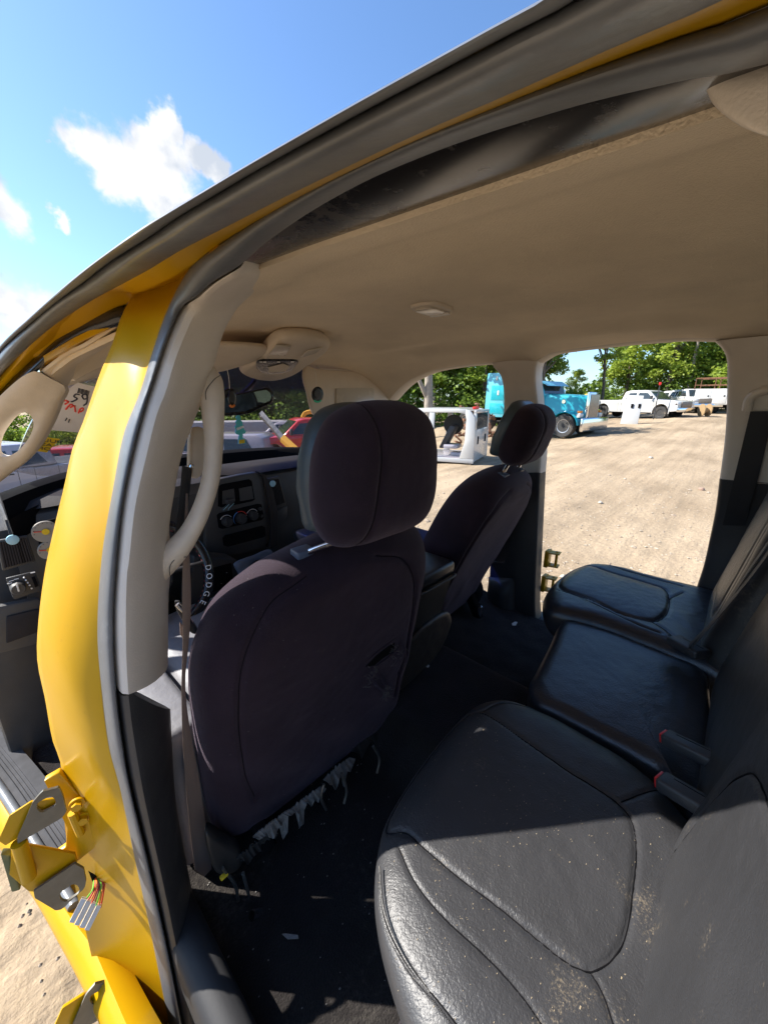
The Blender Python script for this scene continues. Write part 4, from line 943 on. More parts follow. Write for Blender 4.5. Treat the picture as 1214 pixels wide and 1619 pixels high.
# ---- folded centre armrest between the front seats
arm = thing('folding_armrest', 'black padded centre armrest with a leather lid between the front seats', 'armrest', (-.02, .9, .75))
MB().box((-.005, .955, 1.142), (.195, .66, .045), .014, seg=3).build('lid', M['leather'], arm, 40)
MB().tube([Vector((-.10, .63, 1.115)), Vector((-.10, .625, 1.112)), Vector((.0, .622, 1.112)), Vector((.092, .625, 1.112)), Vector((.092, .66, 1.112))], .004, 8, 30).build('lid_piping', M['leather_b'], arm)
mb_ = MB(); rings = []
for t, (xa, xb, yb) in ((1.11, (-.095, .090, .635)), (.98, (-.095, .075, .66)), (.86, (-.10, .06, .70)), (.74, (-.10, .05, .74))):
    rings.append([Vector((xa, yb, t)), Vector((xb, yb, t)), Vector((xb, 1.25, t)), Vector((xa, 1.25, t))])
mb_.loft(rings).build('armrest_body', M['leather_b'], arm, 20)

MB().pillow([at(u, v, 'y', .665) for u, v in ((650,1008),(672,985),(706,966),(712,984),(692,1030),(662,1062),(626,1092),(622,1070),(634,1035))], (-.3,-1,.1), .012, .03, R=.02, nr=14, na=70, feat=lambda q, k: .002*noise.noise(q*40)).build('base_cover', M['leather_b'], arm, 60)
# ---- front seat belts
fb = thing('driver_seat_belt', 'brown driver seat belt hanging down beside the door pillar with its tongue halfway', 'seat belt', tuple(at(310,700,'y',.76)))
A = Y(.75, [(288,735),(284,780),(278,830),(272,870)]); B = Y(.75, [(304,740),(299,785),(290,832),(282,870)])
strap('upper_strap', A, B, 'belt_dark', fb)
mixd = lambda ps: [at(u, v, 'y', .725) for u, v in ps]
strap('belt_strap', mixd([(294,780),(290,860),(288,950),(289,1010),(287,1080),(288,1150),(292,1220),(299,1300),(308,1376)]), mixd([(297,780),(299,860),(302,950),(299,1010),(293,1080),(300,1150),(313,1220),(325,1300),(338,1396)]), 'belt', fb)
MB().prism([at(u, v, 'y', .735) for u, v in ((276,952),(284,952),(312,994),(311,1004),(303,1002),(290,985),(279,965))], (.004, .012, 0), .003).build('belt_tongue', M['dark'], fb, 30)
MB().tube([at(u, v, 'y', .728) for u, v in ((280,955),(292,968),(302,985))], .0045, 8, 12, squash=.7).build('tongue_plate', M['chrome'], fb)
MB().prism([at(u, v, 'y', .732) for u, v in ((284,985),(296,998),(294,1016),(285,1004))], (.003, .008, 0), .002).build('tongue_guard', M['belt'], fb, 30)
g_ = MB().pillow([at(u, v, 'y', .765) for u, v in ((304,676),(313,674),(322,678),(324,700),(322,730),(316,752),(306,756),(300,748),(299,715),(300,690))], (.1,-1,0), .008, .015, R=.012, nr=12, na=60).build('belt_guide', M['handle'], fb, 60)
MB().tube([at(u, v, 'y', .75) for u, v in ((300,738),(302,734),(305,738))], .003, 8, 10).build('guide_slot', M['chrome'], g_)
pbelt = thing('passenger_seat_belt', 'dark passenger seat belt looped beside the far door pillar', 'seat belt', tuple(shell(800, 800)))
A = [Vector((.80,.80,1.50)), shell(783, 850, -.05), shell(772, 890, -.05), Vector((.70,.86,.93)), Vector((.665,.90,.86))]
B = [Vector((.80,.75,1.50)), shell(808, 830, -.05), shell(798, 888, -.05), Vector((.72,.80,.90)), Vector((.68,.83,.82))]
strap('belt_strap', A, B, 'belt_dark', pbelt)
strap('lower_strap', [Vector((.668,.875,.84)), Vector((.66,.86,.76)), Vector((.665,.83,.68))], [Vector((.672,.845,.84)), Vector((.672,.81,.76)), Vector((.667,.828,.68))], 'belt_dark', pbelt)
# exposed seat bracket by the far sill and debris on the carpet
br = MB(); br.prism([Vector((.60,.99,.80)), Vector((.60,.84,.765)), Vector((.60,.78,.64)), Vector((.60,.82,.64)), Vector((.60,.875,.735)), Vector((.60,.99,.755))], (.035, 0, 0), .004)
br.build('bracket_arm', M['black'], ps, 30)
MB().tube([Vector((.615,.795,.648)), Vector((.615,.795,.70))], .012, 12, 6).build('bracket_bolt', M['chrome'], ps)
def scrap(name, label, cat, pts, z, m, th=.002, rot=0):
    P_ = [at(u, v, 'z', z)+Vector((0, 0, random.uniform(0, .002))) for u, v in pts]
    o = MB().prism(P_, (0, 0, th)).build(name, m, None, 0, origin=P_[0]); tag(o, label, cat)
scrap('paper_scrap', 'torn white scrap of card lying on the black carpet', 'scrap', ((446,1478),(451,1477),(471,1480),(472,1485),(455,1486)), .615, M['fluff'])
scrap('leaf_scrap', 'small pale leaf on the carpet edge below the far pillar', 'leaf', ((809,986),(814,983),(818,984),(815,989),(810,989)), .645, M['paper'])
scrap('foam_crumb', 'pale foam crumb on the carpet hump behind the armrest', 'crumb', ((669,1050),(673,1048),(679,1053),(677,1056),(671,1053)), .78, M['paper'])
crumbs = MB(); rnd = random.Random(4)
for _ in range(110):
    x, y = rnd.uniform(-.83, -.28), rnd.uniform(.30, .95); s_ = rnd.uniform(.0008, .0022); z_ = floor_z(x, y)+.001
    crumbs.box((x, y, z_), (s_*rnd.uniform(1, 2.2), s_, s_*.7), 0, None)
o = crumbs.build('carpet_crumbs', M['fluff'], None, 0, origin=(-.55,.6,.6)); tag(o, kind='stuff')
dustb = MB()
bench_cush = [o for o in bpy.data.objects if o.name == 'seat_cushion'][0]
bv = BVHTree.FromPolygons([v.co+ORG['seat_cushion'] for v in bench_cush.data.vertices], [tuple(p.vertices) for p in bench_cush.data.polygons])
for _ in range(800):
    x, y = rnd.uniform(-.76, -.26), rnd.uniform(-.08, .34)
    if noise.noise(Vector((x*9, y*9, 3)))+rnd.uniform(-.5, .5) < 0: continue
    h_ = bv.ray_cast(Vector((x, y, 1.3)), Vector((0, 0, -1)))
    if h_[0] and h_[0].z > .96:
        s_ = rnd.uniform(.0004, .0009)*(2 if rnd.random() > .95 else 1); dustb.box(h_[0]+Vector((0, 0, .0002)), (s_*rnd.uniform(1, 2.5), s_, s_*.6))
o = dustb.build('seat_dust', mat('tan_dust', (.30,.24,.16), .9), None, 0, origin=(-.5,.1,1)); tag(o, kind='stuff')

# ================================================================ DASHBOARD
dash = thing('dashboard', 'dark grey dashboard with an empty radio opening and heater knobs', 'dashboard', (0, 1.5, 1.1))
prof = [(2.12,1.315),(1.98,1.345),(1.80,1.372),(1.62,1.382),(1.54,1.378),(1.495,1.360),(1.478,1.325),(1.47,1.26),(1.472,1.12),(1.49,1.0),(1.56,.90),(1.70,.86),(2.12,.86)]
rings = []
for k in range(70):
    x = -.905+1.81*k/69; bow = .05*(x/.86)**2; hood = math.exp(-((x+.43)/.20)**4)
    rings.append([Vector((x, y+bow*(1 if y < 1.9 else .2)-.035*hood*(1 if 1.3 < z and y < 1.6 else 0), z+.022*hood*(1 if y < 1.75 and z > 1.3 else 0)-.02*(x/.86)**2)) for y, z in prof])
MB().loft(rings).build('dash_body', M['dash'], dash, 40)
tp = MB(); rings = []
for k in range(60):
    x = -.90+1.80*k/59; bow = .05*(x/.86)**2; hood = math.exp(-((x+.43)/.20)**4)
    rings.append([Vector((x, y+bow, z+dz+.022*hood*(1 if y < 1.75 else 0)-.02*(x/.86)**2)) for dz, y, z in ((.004,1.50,1.372),(.010,1.55,1.384),(.008,1.70,1.384),(.008,1.78,1.378),(-.01,1.78,1.372),(-.01,1.55,1.376))])
tp.loft(rings).build('dash_top_pad', M['dashtop'], dash, 40)
sh_ = MB(); rings = []
for k in range(50):
    x = -.90+1.80*k/49; bow = .05*(x/.86)**2; d_ = (.012 if x < 0 else -.06)*(x/.9)**2; yb = 2.17-(.58 if x < 0 else .2)*abs(x/.9)**3.2
    y1_ = min(1.77+bow, yb-.17); rings.append([Vector((x, y1_, 1.366)), Vector((x, y1_+.02, 1.34)), Vector((x, yb-.13, 1.335)), Vector((x, yb-.10, 1.395+d_)), Vector((x, yb-.06, 1.402+d_)), Vector((x, yb, 1.40+d_)), Vector((x, yb, 1.32+d_)), Vector((x, y1_, 1.30))])
sh_.loft(rings).build('defroster_shelf', M['black'], dash, 50)
YD = 1.455
D = lambda u, v, y=YD: at(u, v, 'y', y)
def plate(name, pts, m, parent, y=YD, th=.012, bev=.004, sm=40):
    return MB().prism([D(u, v, y) for u, v in pts], (0, th, 0), bev).build(name, M[m] if isinstance(m, str) else m, parent, sm)
stack = plate('centre_stack', ((325,760),(345,757),(380,750),(405,746),(416,752),(424,790),(428,830),(426,856),(418,866),(385,876),(345,884),(325,880)), 'dash', dash, 1.452, .03, .008)
plate('stack_surround', ((409,745),(420,750),(433,776),(440,810),(440,862),(427,868),(430,830),(425,785),(418,755)), 'dashtop', dash, 1.440, .04, .006)
def painted_recess(name, pts, y, parent, m='black', depth=.10):
    P_ = [D(u, v, y) for u, v in pts]; return MB().prism(P_, (0, .003, 0)).build(name, M[m], parent, 30)  # flat black sheet: the dark inside the opening is put into its colour
ro = painted_recess('radio_opening', ((346,768),(352,765),(394,757),(398,760),(403,789),(399,792),(350,802),(345,800)), 1.4485, stack)
for k, pp in enumerate((((378,772),(398,768),(401,788),(380,792)), ((352,776),(370,772),(372,792),(352,797)))):
    MB().prism([D(u, v, 1.446) for u, v in pp], (0, .002, 0)).build('cavity_bracket', M['dash'], ro, 20)
MB().box(D(363, 792, 1.43), (.03, .02, .018), .003).build('loose_plug', M['dark'], ro, 30)
for k in range(4): MB().tube([D(361+k*3, 795, 1.43), D(356+k*2, 800+k, 1.42), D(349+k*4, 806, 1.44)], .0014, 5, 10).build('loose_wire', M['badge' if k % 2 else 'dash'], ro)
hp_ = plate('heater_panel', ((343,814),(347,811),(408,796),(414,797),(418,818),(414,822),(352,836),(346,834)), 'black', stack, 1.447, .006, .003)
def disc(name, u, v, r, y, m, parent, dep=.012, r2=None, seg=28, Ydir=-1):
    c = D(u, v, y); Mx = Matrix.Translation(c) @ Matrix.Rotation(math.radians(90), 4, 'X')
    return MB().lathe([(.0001, -.004), (r, -.004), (r, dep*.7), ((r2 or r*.86), dep), (.0001, dep)], Mx, seg).build(name, M[m] if isinstance(m, str) else m, parent, 40)
def arcp(u, v, r, a0, a1, y, m, parent, name='dial_mark', w_=.0011):
    c = D(u, v, y); MB().tube([c+Vector((r*math.cos(math.radians(a)), 0, r*math.sin(math.radians(a)))) for a in np.linspace(a0, a1, 12)], w_, 5).build(name, M[m], parent)
for k, (u, v, r) in enumerate(((358,824,.019),(380,819,.021),(399,814,.019))):
    kb = disc('knob', u, v, r, 1.442, 'dark', hp_, .022); c = D(u, v, 1.418)
    MB().box(c, (.004, .004, r*1.5), .001).build('knob_grip', M['dash'], kb, 30)
    arcp(u, v, r*1.35, 30, 150, 1.443, 'print', hp_) if k != 1 else None
arcp(380, 819, .029, 20, 105, 1.443, 'print_red', hp_, w_=.0016); arcp(380, 819, .029, 110, 215, 1.443, 'print_blue', hp_, w_=.0016)
for a in range(-30, 220, 28): arcp(399, 814, .026, a, a+5, 1.443, 'print', hp_)
for u, v in ((411,804),(413,815)): disc('button', u, v, .007, 1.443, 'dash', hp_, .008)
painted_recess('storage_cubby', ((352,850),(356,846),(414,831),(419,833),(420,846),(416,849),(360,864),(354,862)), 1.4485, stack)
def vent(outer, nsl, badge, vertical, y=1.448, tilt=0):
    f = plate('air_vent', outer, 'dark', dash, y, .01, .004)
    a, b, c, d = [D(u, v, y-.003) for u, v in outer[:4]] if len(outer) == 4 else None
    ins = lambda s, t: (a*(1-s)+b*s)*(1-t)+(d*(1-s)+c*s)*t
    MB().prism([ins(.07,.08)+Vector((0,.002,0)), ins(.93,.08)+Vector((0,.002,0)), ins(.93,.92)+Vector((0,.002,0)), ins(.07,.92)+Vector((0,.002,0))], (0, .002, 0)).build('vent_throat', M['black'], f, 20)
    for k in range(nsl):
        s = .1+.8*k/(nsl-1)
        p, q_ = (ins(s, .08), ins(s, .92)) if vertical else (ins(.08, s), ins(.92, s))
        MB().tube([p, q_], .0022, 5, 3, squash=.5).build('slat', M['dashtop'], f, 30)
    disc('vent_badge', badge[0], badge[1], .0135, y-.006, 'badge', f, .004)
    return f
vent([(421,757),(441,752),(453,797),(434,804)], 9, (431,764), True)
plate('ashtray_door', ((434,808),(454,800),(455,815),(450,822),(438,826)), 'dash', dash, 1.445, .01, .003)
vent([(-6,854),(43,846),(57,888),(4,903)], 11, (20,853), True, 1.43)
sw_ = plate('light_switch_panel', ((9,914),(55,903),(66,930),(63,935),(24,948),(20,945)), 'dark', dash, 1.43, .008, .003)
disc('light_switch_knob', 28, 928, .017, 1.425, 'dash', sw_, .02)
MB().box(D(28,928,1.402), (.004,.004,.026), .001, None).build('knob_grip', M['white'], sw_, 30)
for u, v in ((36,913),(39,917),(42,921),(45,925),(48,930)): disc('dimmer_mark', u+2, v, .0022, 1.424, 'print', sw_, .002, seg=10)
plate('dimmer_slider', ((50,913),(55,911),(61,926),(56,929)), 'black', sw_, 1.425, .004, .001)
for u, v in ((18,918),(26,915),(52,905),(15,922)): MB().box(D(u, v, 1.4265), (.010,.001,.0022)).build('switch_symbol', M['print'], sw_, 0)
clus = plate('instrument_cluster', ((58,828),(90,818),(110,820),(115,880),(80,890),(64,880)), 'black', dash, 1.432, .01, .004)
for u, v, r in ((72,840,.031),(79,869,.028)):
    gd = disc('gauge', u, v, r, 1.428, 'gauge', clus, .004, r*.96)
    c = D(u, v, 1.4225)
    MB().tube([c, c+Vector((-r*.8, 0, r*.15))], .0014, 5).build('gauge_needle', M['print_red'], gd)
    MB().lathe([(.0001,0),(r*.28,0),(r*.28,.004),(.0001,.004)], Matrix.Translation(c) @ Matrix.Rotation(math.radians(90), 4, 'X'), 20).build('gauge_hub', M['label_y'], gd, 40)
    for a in range(-20, 210, 23):
        p = c+Vector((math.cos(math.radians(a)), 0, math.sin(math.radians(a))))*r*.82; MB().box(p, (.002,.001,.002)).build('gauge_tick', M['ink'], gd, 0)
# lower dash: knee panel, kick panel, pedal, column shroud and console base
plate('knee_panel', ((-20,962),(66,945),(72,1000),(60,1020),(-20,1040)), 'dash', dash, 1.44, .03, .012)
plate('knee_pocket', ((10,975),(64,962),(60,1000),(10,1018)), 'dashtop', dash, 1.432, .008, .004)
plate('lower_console', ((306,878),(376,884),(378,945),(365,1010),(318,1010),(300,960)), 'dark', dash, 1.36, .10, .012)
plate('console_pocket', ((328,900),(366,890),(370,925),(330,938)), 'black', dash, 1.352, .006, .003)
cl_ = MB(); cp = [D(u, v, 1.25+.02*k) for k, (u, v) in enumerate(((370,890),(398,880),(426,868),(441,895),(412,908),(383,922)))]
cl_.pillow([D(u, v, 1.27) for u, v in ((370,890),(398,878),(426,868),(434,880),(441,895),(412,910),(383,922),(376,906))], (-.3,-1,.4), .012, .01, R=.02, nr=14, na=60, feat=lambda q, k: .008*noise.noise(q*22)).build('hanging_cover', M['navy'], dash, 60)
disc('cover_ring', 408, 897, .03, 1.25, 'black', dash, .003, .029)
pd = thing('brake_pedal', 'rubber pedal pad at the left of the driver footwell', 'pedal', tuple(at(45,1065,'y',1.75)))
pq = [at(u, v, 'y', 1.75) for u, v in ((27,1057),(56,1046),(63,1074),(39,1087))]
pp_ = MB().prism(pq, (0, .02, .01), .004).build('pedal_pad', M['dark'], pd, 40)
for k in range(5): MB().tube([pq[0].lerp(pq[3], (k+.5)/5)+Vector((0,-.002,0)), pq[1].lerp(pq[2], (k+.5)/5)+Vector((0,-.002,0))], .0025, 5, 3).build('pad_rib', M['black'], pp_)
MB().tube([pq[0].lerp(pq[2], .5)+Vector((0,.02,0)), Vector((-.86,1.95,.95)), Vector((-.84,2.05,1.15))], .010, 8, 12).build('pedal_arm', M['steel'], pd)

# ---- steering wheel with a laced cover
swc = Vector((-.635, 1.30, 1.135)); tn = math.radians(28)
Wx, Wz = Vector((1, 0, 0)), Vector((0, -math.sin(tn), math.cos(tn))) ; Wz = Vector((0, math.sin(tn), math.cos(tn))); Wn = Vector((0, -math.cos(tn), math.sin(tn)))
wheel = thing('steering_wheel', 'black steering wheel in a glossy laced cover with white lettering behind the grab handle', 'steering wheel', tuple(swc))
wp = [swc+Wx*(.186*math.cos(a))+Wz*(.186*math.sin(a)) for a in np.linspace(0, 2*math.pi, 97)]
rim = MB().tube(wp, .0175, 18, up=tuple(Wn)).build('rim_cover', mat('glossy_cover', (.012,.012,.014), .22, bump=.25, bscale=120, bdist=.001), wheel, 60)
MB().lathe([(.001,.0),(.075,.0),(.072,.03),(.05,.045),(.001,.05)], Matrix.Translation(swc-Wn*.03) @ Wn.to_track_quat('Z', 'Y').to_matrix().to_4x4(), 30).build('hub', M['dark'], wheel, 40)
for a in (0, math.pi, -math.pi/2): MB().tube([swc-Wn*.01, swc+(Wx*math.cos(a)+Wz*math.sin(a))*.18], [.022, .013], 10, 8, squash=.5, up=tuple(Wn)).build('spoke', M['dark'], wheel)
MB().tube([swc-Wn*.03, swc-Wn*.16+Vector((0,0,0))], .045, 16, 6).build('column_shroud', M['dark'], wheel)
for k in range(26):
    a = math.radians(-70+k*6); p = swc+(Wx*math.cos(a)+Wz*math.sin(a))*(.186-.0165)+Wn*.007
    t_ = (-Wx*math.sin(a)+Wz*math.cos(a)); MB().tube([p-t_*.003+Wn*.002, p+t_*.004-Wn*.002], .0008, 4).build('lace_stitch', mat('red_thread', (.35,.05,.05), .6) if k == 0 else bpy.data.materials['red_thread'], rim)
for k, chx in enumerate('DODGE'):
    a = math.radians(-8-k*9.5); rad_ = .186; rr_ = Wx*math.cos(a)+Wz*math.sin(a); tt = -Wx*math.sin(a)+Wz*math.cos(a)
    dirn = (EYE-(swc+rr_*rad_)).normalized(); nn2 = (dirn-tt*dirn.dot(tt)).normalized(); up_ = rr_
    p = swc+rr_*rad_+nn2*.0183
    cu_ = bpy.data.curves.new('letter', 'FONT'); cu_.body = chx; cu_.size = .026; cu_.extrude = .0004; cu_.align_x = 'CENTER'; cu_.align_y = 'CENTER'
    X_ = -tt; Z_ = nn2; Y_ = Z_.cross(X_)
    cu_.materials.append(M['print']); lo = text_mesh('letter', cu_)
    lo.parent = rim; lo.matrix_local = Matrix.Translation(p-swc) @ Matrix((X_, Y_, Z_)).transposed().to_4x4()

# ================================================================ ROOF AND WINDSCREEN FITTINGS
P0 = Vector((0, 1.1, 1.886)); NR = Vector((0, .19, 1)).normalized()
R_ = lambda u, v, dz=0: atp(u, v, P0+Vector((0, 0, dz)), NR)
oc = thing('overhead_console', 'beige overhead console with map lamps and a dark display pocket above the mirror', 'overhead console', tuple(R_(450, 560)))
ocb = MB().pillow([R_(u, v, -.012) for u, v in ((422,544),(446,529),(488,527),(515,534),(521,541),(514,550),(490,568),(460,588),(430,596),(400,593),(378,581),(392,570),(408,562))], -NR, .022, .03, R=.03, nr=30, na=140, p=2.2).build('console_shell', M['head_trim'], oc, 60)
po = MB().pillow([R_(u, v, -.037) for u, v in ((405,577),(409,569),(440,568),(470,569),(468,576),(457,586),(436,590),(419,589),(409,584))], -NR, .003, .004, R=.006, nr=8, na=60).build('display_pocket', M['gloss'], oc, 50)
MB().prism([R_(u, v, -.042) for u, v in ((424,580),(447,574),(457,578),(452,586),(425,588))], (0,0,-.001), 0).build('pocket_tray', M['head_trim'], po, 20)
for k, x_ in enumerate((412,418,440,462)): MB().prism([R_(x_+a, 571.5+b, -.042) for a, b in ((-2,-.8),(3,-.8),(3,.8),(-2,.8))], (0,0,-.0006)).build('display_mark', M['print'], po, 0)
for pts in (((425,558),(436,543),(460,545),(451,560)), ((474,564),(484,553),(510,547),(500,556))):
    lp = MB().prism([R_(u, v, -.036) for u, v in pts], (0,0,-.004), .002).build('map_lamp', M['lens'], oc, 30)
# visors
vz = MB().pillow([R_(u, v, -.018) for u, v in ((318,556),(335,543),(380,543),(417,546),(424,551),(402,567),(372,578),(344,585),(316,588))], -NR, .009, .010, R=.012, nr=12, na=90)
o = vz.build('sun_visor', M['head_trim'], None, 60, origin=R_(380, 560)); tag(o, 'beige driver sun visor folded up beside the overhead console', 'sun visor')
pv = thing('sun_visor', 'beige passenger sun visor hanging down with a vanity mirror cover', 'sun visor', tuple(at(540,600,'y',1.55)))
NV = Vector((0, -1, .25)).normalized(); PV = Vector((.45, 1.535, 1.77)); V_ = lambda u, v, d=0: atp(u, v, PV+NV*d, NV)
MB().pillow([V_(u, v) for u, v in ((480,580),(486,578),(500,583),(560,587),(600,590),(609,600),(615,618),(611,640),(590,668),(540,676),(505,664),(492,650),(484,620),(478,596))], NV, .008, .008, R=.010, nr=14, na=110, feat=lambda q, k: .0015*noise.noise(q*20)).build('visor_flap', M['head_trim'], pv, 60)
vm = MB().prism([V_(u, v, .011) for u, v in ((531,613),(588,613),(591,616),(591,642),(534,644),(531,640))], NV*.003, .0015).build('mirror_cover', M['lens'], pv, 40)
MB().tube([V_(u, v, .004) for u, v in ((500,578),(502,582),(560,585),(597,588),(604,590))], .0035, 8, 20).build('visor_rod', M['beige'], pv)
MB().box(V_(604,590,.002), (.04,.02,.02), .006).build('rod_clip', M['handle'], pv, 40)
# mirror
rm = thing('rear_view_mirror', 'black framed rear view mirror on a stalk at the windscreen', 'mirror', tuple(at(390,635,'y',1.50)))
NM = Vector((-.35, -1, -.05)).normalized(); PM = at(390,635,'y',1.50); Q_ = lambda u, v, d=0: atp(u, v, PM+NM*d, NM)
out_ = [(335,631),(360,624),(411,614),(422,612),(430,618),(433,628),(429,636),(414,643),(389,654),(353,657),(335,658)]
MB().pillow([Q_(u, v) for u, v in out_], NM, .012, .02, R=.012, nr=14, na=90).build('mirror_housing', M['gloss'], rm, 50)
MB().prism([Q_(u, v, .0125) for u, v in ((338,633),(362,627),(412,617),(421,616),(427,620),(429,628),(426,633),(412,639),(388,649),(356,652),(338,653))], NM*.001).build('mirror_face', M['mirror'], rm, 20)
MB().tube([at(u, v, 'y', y) for u, v, y in ((382,622,1.53),(392,614,1.57),(401,604,1.61),(405,596,1.64))], .009, 10, 16).build('mirror_stalk', M['gloss'], rm)
MB().pillow([Q_(u, v, -.03) for u, v in ((350,622),(356,614),(366,612),(372,618),(364,628),(354,628))], NM, .012, .012, R=.01, nr=8, na=40).build('mirror_sensor', M['gloss'], rm, 50)
# hanging fresheners
def fresh(label, s0, s1, c, rx, ry, y, wick, wu, wv):
    t = thing('vent_air_freshener', label, 'air freshener', tuple(at(*c, 'y', y)))
    MB().tube([at(*s0, 'y', y+.0), at((s0[0]+s1[0])/2+1, (s0[1]+s1[1])/2, 'y', y), at(*s1, 'y', y)], .0011, 6, 12).build('cord', M['white'], t)
    ctr = at(*c, 'y', y); pts = [at(c[0]+rx*math.cos(a), c[1]+ry*math.sin(a), 'y', y) for a in np.linspace(0, 2*math.pi, 29)[:-1]]
    b = MB().pillow(pts, (-.5,-1,0), .006, .006, R=.008, nr=8, na=48).build('disc_case', M['gloss'], t, 60)
    MB().pillow([at(c[0]+rx*.6*math.cos(a), c[1]-1+ry*.6*math.sin(a), 'y', y-.008) for a in np.linspace(0, 2*math.pi, 21)[:-1]], (-.5,-1,0), .002, .002, R=.004, nr=6, na=32).build('disc_face', M['dark'], b, 60)
    MB().tube([at(c[0]+rx*wu*math.cos(a), c[1]+ry*wv*math.sin(a), 'y', y-.006) for a in np.linspace(.9, 2.2, 8)], .0042, 8).build('scent_wick', M[wick], b)
fresh('round black air freshener with an orange wick hanging by the mirror', (359,582), (363,614), (367,628), 6.5, 15, 1.30, 'orange', .9, .95)
fresh('round black air freshener with a green wick hanging from the passenger visor', (498,585), (500,610), (502,623), 9.5, 12.5, 1.42, 'green', .9, .95)
ta = thing('card_air_freshener', 'pale teal fir tree shaped card hanging at the windscreen below the mirror', 'air freshener', tuple(at(381,680,'y',1.60)))
tree_o = [(375,655),(379,656),(381,661),(380,663),(384,667),(383,669),(386,674),(385,676),(389,682),(387,685),(384,685),(384,692),(388,693),(388,701),(377,701),(377,692),(378,687),(374,686),(372,683),(373,678),(371,674),(374,670),(372,667),(375,663),(373,660)]
tc_ = MB().prism([at(u, v, 'y', 1.60) for u, v in tree_o], (0, .003, 0)).build('tree_card', M['teal'], ta, 20)
MB().prism([at(u, v, 'y', 1.599) for u, v in ((374,676),(385,672),(386,675),(375,680))], (0,.0005,0)).build('card_label', M['print'], tc_, 0)
MB().prism([at(u, v, 'y', 1.599) for u, v in ((378,695),(387,694),(387,700),(378,701))], (0,.0005,0)).build('card_label', M['label_y'], tc_, 0)
MB().tube([at(377,655,'y',1.60), at(379,640,'y',1.58)], .0008, 4).build('cord', M['white'], ta)
# sheets stuck to the inside of the windscreen
def wsp(u, v, d=-.012):                                   # plane of the driver side of the glass
    n = Vector((-.25, -.62, -.74)).normalized(); return atp(u, v, Vector((-.60, 1.55, 1.60))+n*.0, n)
pr = MB(); o0 = wsp(111, 640)
pn = Vector((-.25, -.62, -.74)).normalized()
po_ = [wsp(u, v) for u, v in ((111,601),(130,606),(152,611),(150,640),(146,685),(110,682),(74,679),(88,642),(104,607))]
sheet = pr.prism(po_, pn*-.001).build('windscreen_sheet', M['paper'], None, 20, origin=o0); tag(sheet, 'white sheet with red and black handwriting taped inside the windscreen', 'paper sheet')
def stroke(pts, m, parent, w_=.0022):
    MB().tube([wsp(u, v)+pn*.0012 for u, v in pts], w_, 5, len(pts)*4).build('handwriting', M[m], parent)
stroke([(126,623),(120,622),(117,626),(122,629),(116,633),(112,634)], 'ink', sheet); stroke([(131,623),(136,622),(138,628),(133,630),(130,626),(131,623)], 'ink', sheet); stroke([(138,626),(137,636),(132,640)], 'ink', sheet)
stroke([(92,638),(97,634),(104,632),(108,634),(103,638)], 'print_red', sheet, .0028); stroke([(104,646),(109,640),(113,638),(115,641),(111,643)], 'print_red', sheet, .0026); stroke([(118,640),(119,650)], 'print_red', sheet); stroke([(124,652),(127,645),(131,644),(131,648),(127,650)], 'print_red', sheet); stroke([(103,664),(106,660)], 'ink', sheet, .0014); stroke([(108,667),(110,662)], 'ink', sheet, .0014)
for k in range(9): MB().tube([wsp(125+k*2.0, 613+k*.5)+pn*.0012, wsp(123+k*2.0, 620+k*.5)+pn*.0012], .0011 if k % 3 else .0018, 4).build('barcode_bar', M['ink'], sheet)
lo_ = wsp(75, 700); lab = MB().prism([wsp(u, v)+pn*.002 for u, v in ((67,689),(95,693),(74,714),(51,711))], pn*-.001).build('windscreen_label', M['label_y'], None, 20, origin=lo_); tag(lab, 'small yellow label with black print at the lower windscreen', 'label')
def mirrored(txt, u, v, size, m, parent, ang):
    c = bpy.data.curves.new('print_line', 'FONT'); c.body = txt; c.size = size; c.extrude = .0003; c.align_x = 'CENTER'; c.align_y = 'CENTER'; c.materials.append(M[m])
    o = text_mesh('print_line', c); o.parent = parent
    a, b_ = wsp(u, v), wsp(u+10, v+10*ang); X_ = -(b_-a).normalized(); Z_ = -pn; Y_ = Z_.cross(X_)
    o.matrix_local = Matrix.Translation(a+pn*.0042-ORG[parent.name]) @ Matrix((X_, Y_, Z_)).transposed().to_4x4()
mirrored('PULR', 79, 695, .026, 'ink', lab, .14); mirrored('AS', 74, 701, .024, 'ink', lab, .14); mirrored('OFF', 68, 707, .024, 'ink', lab, .14)
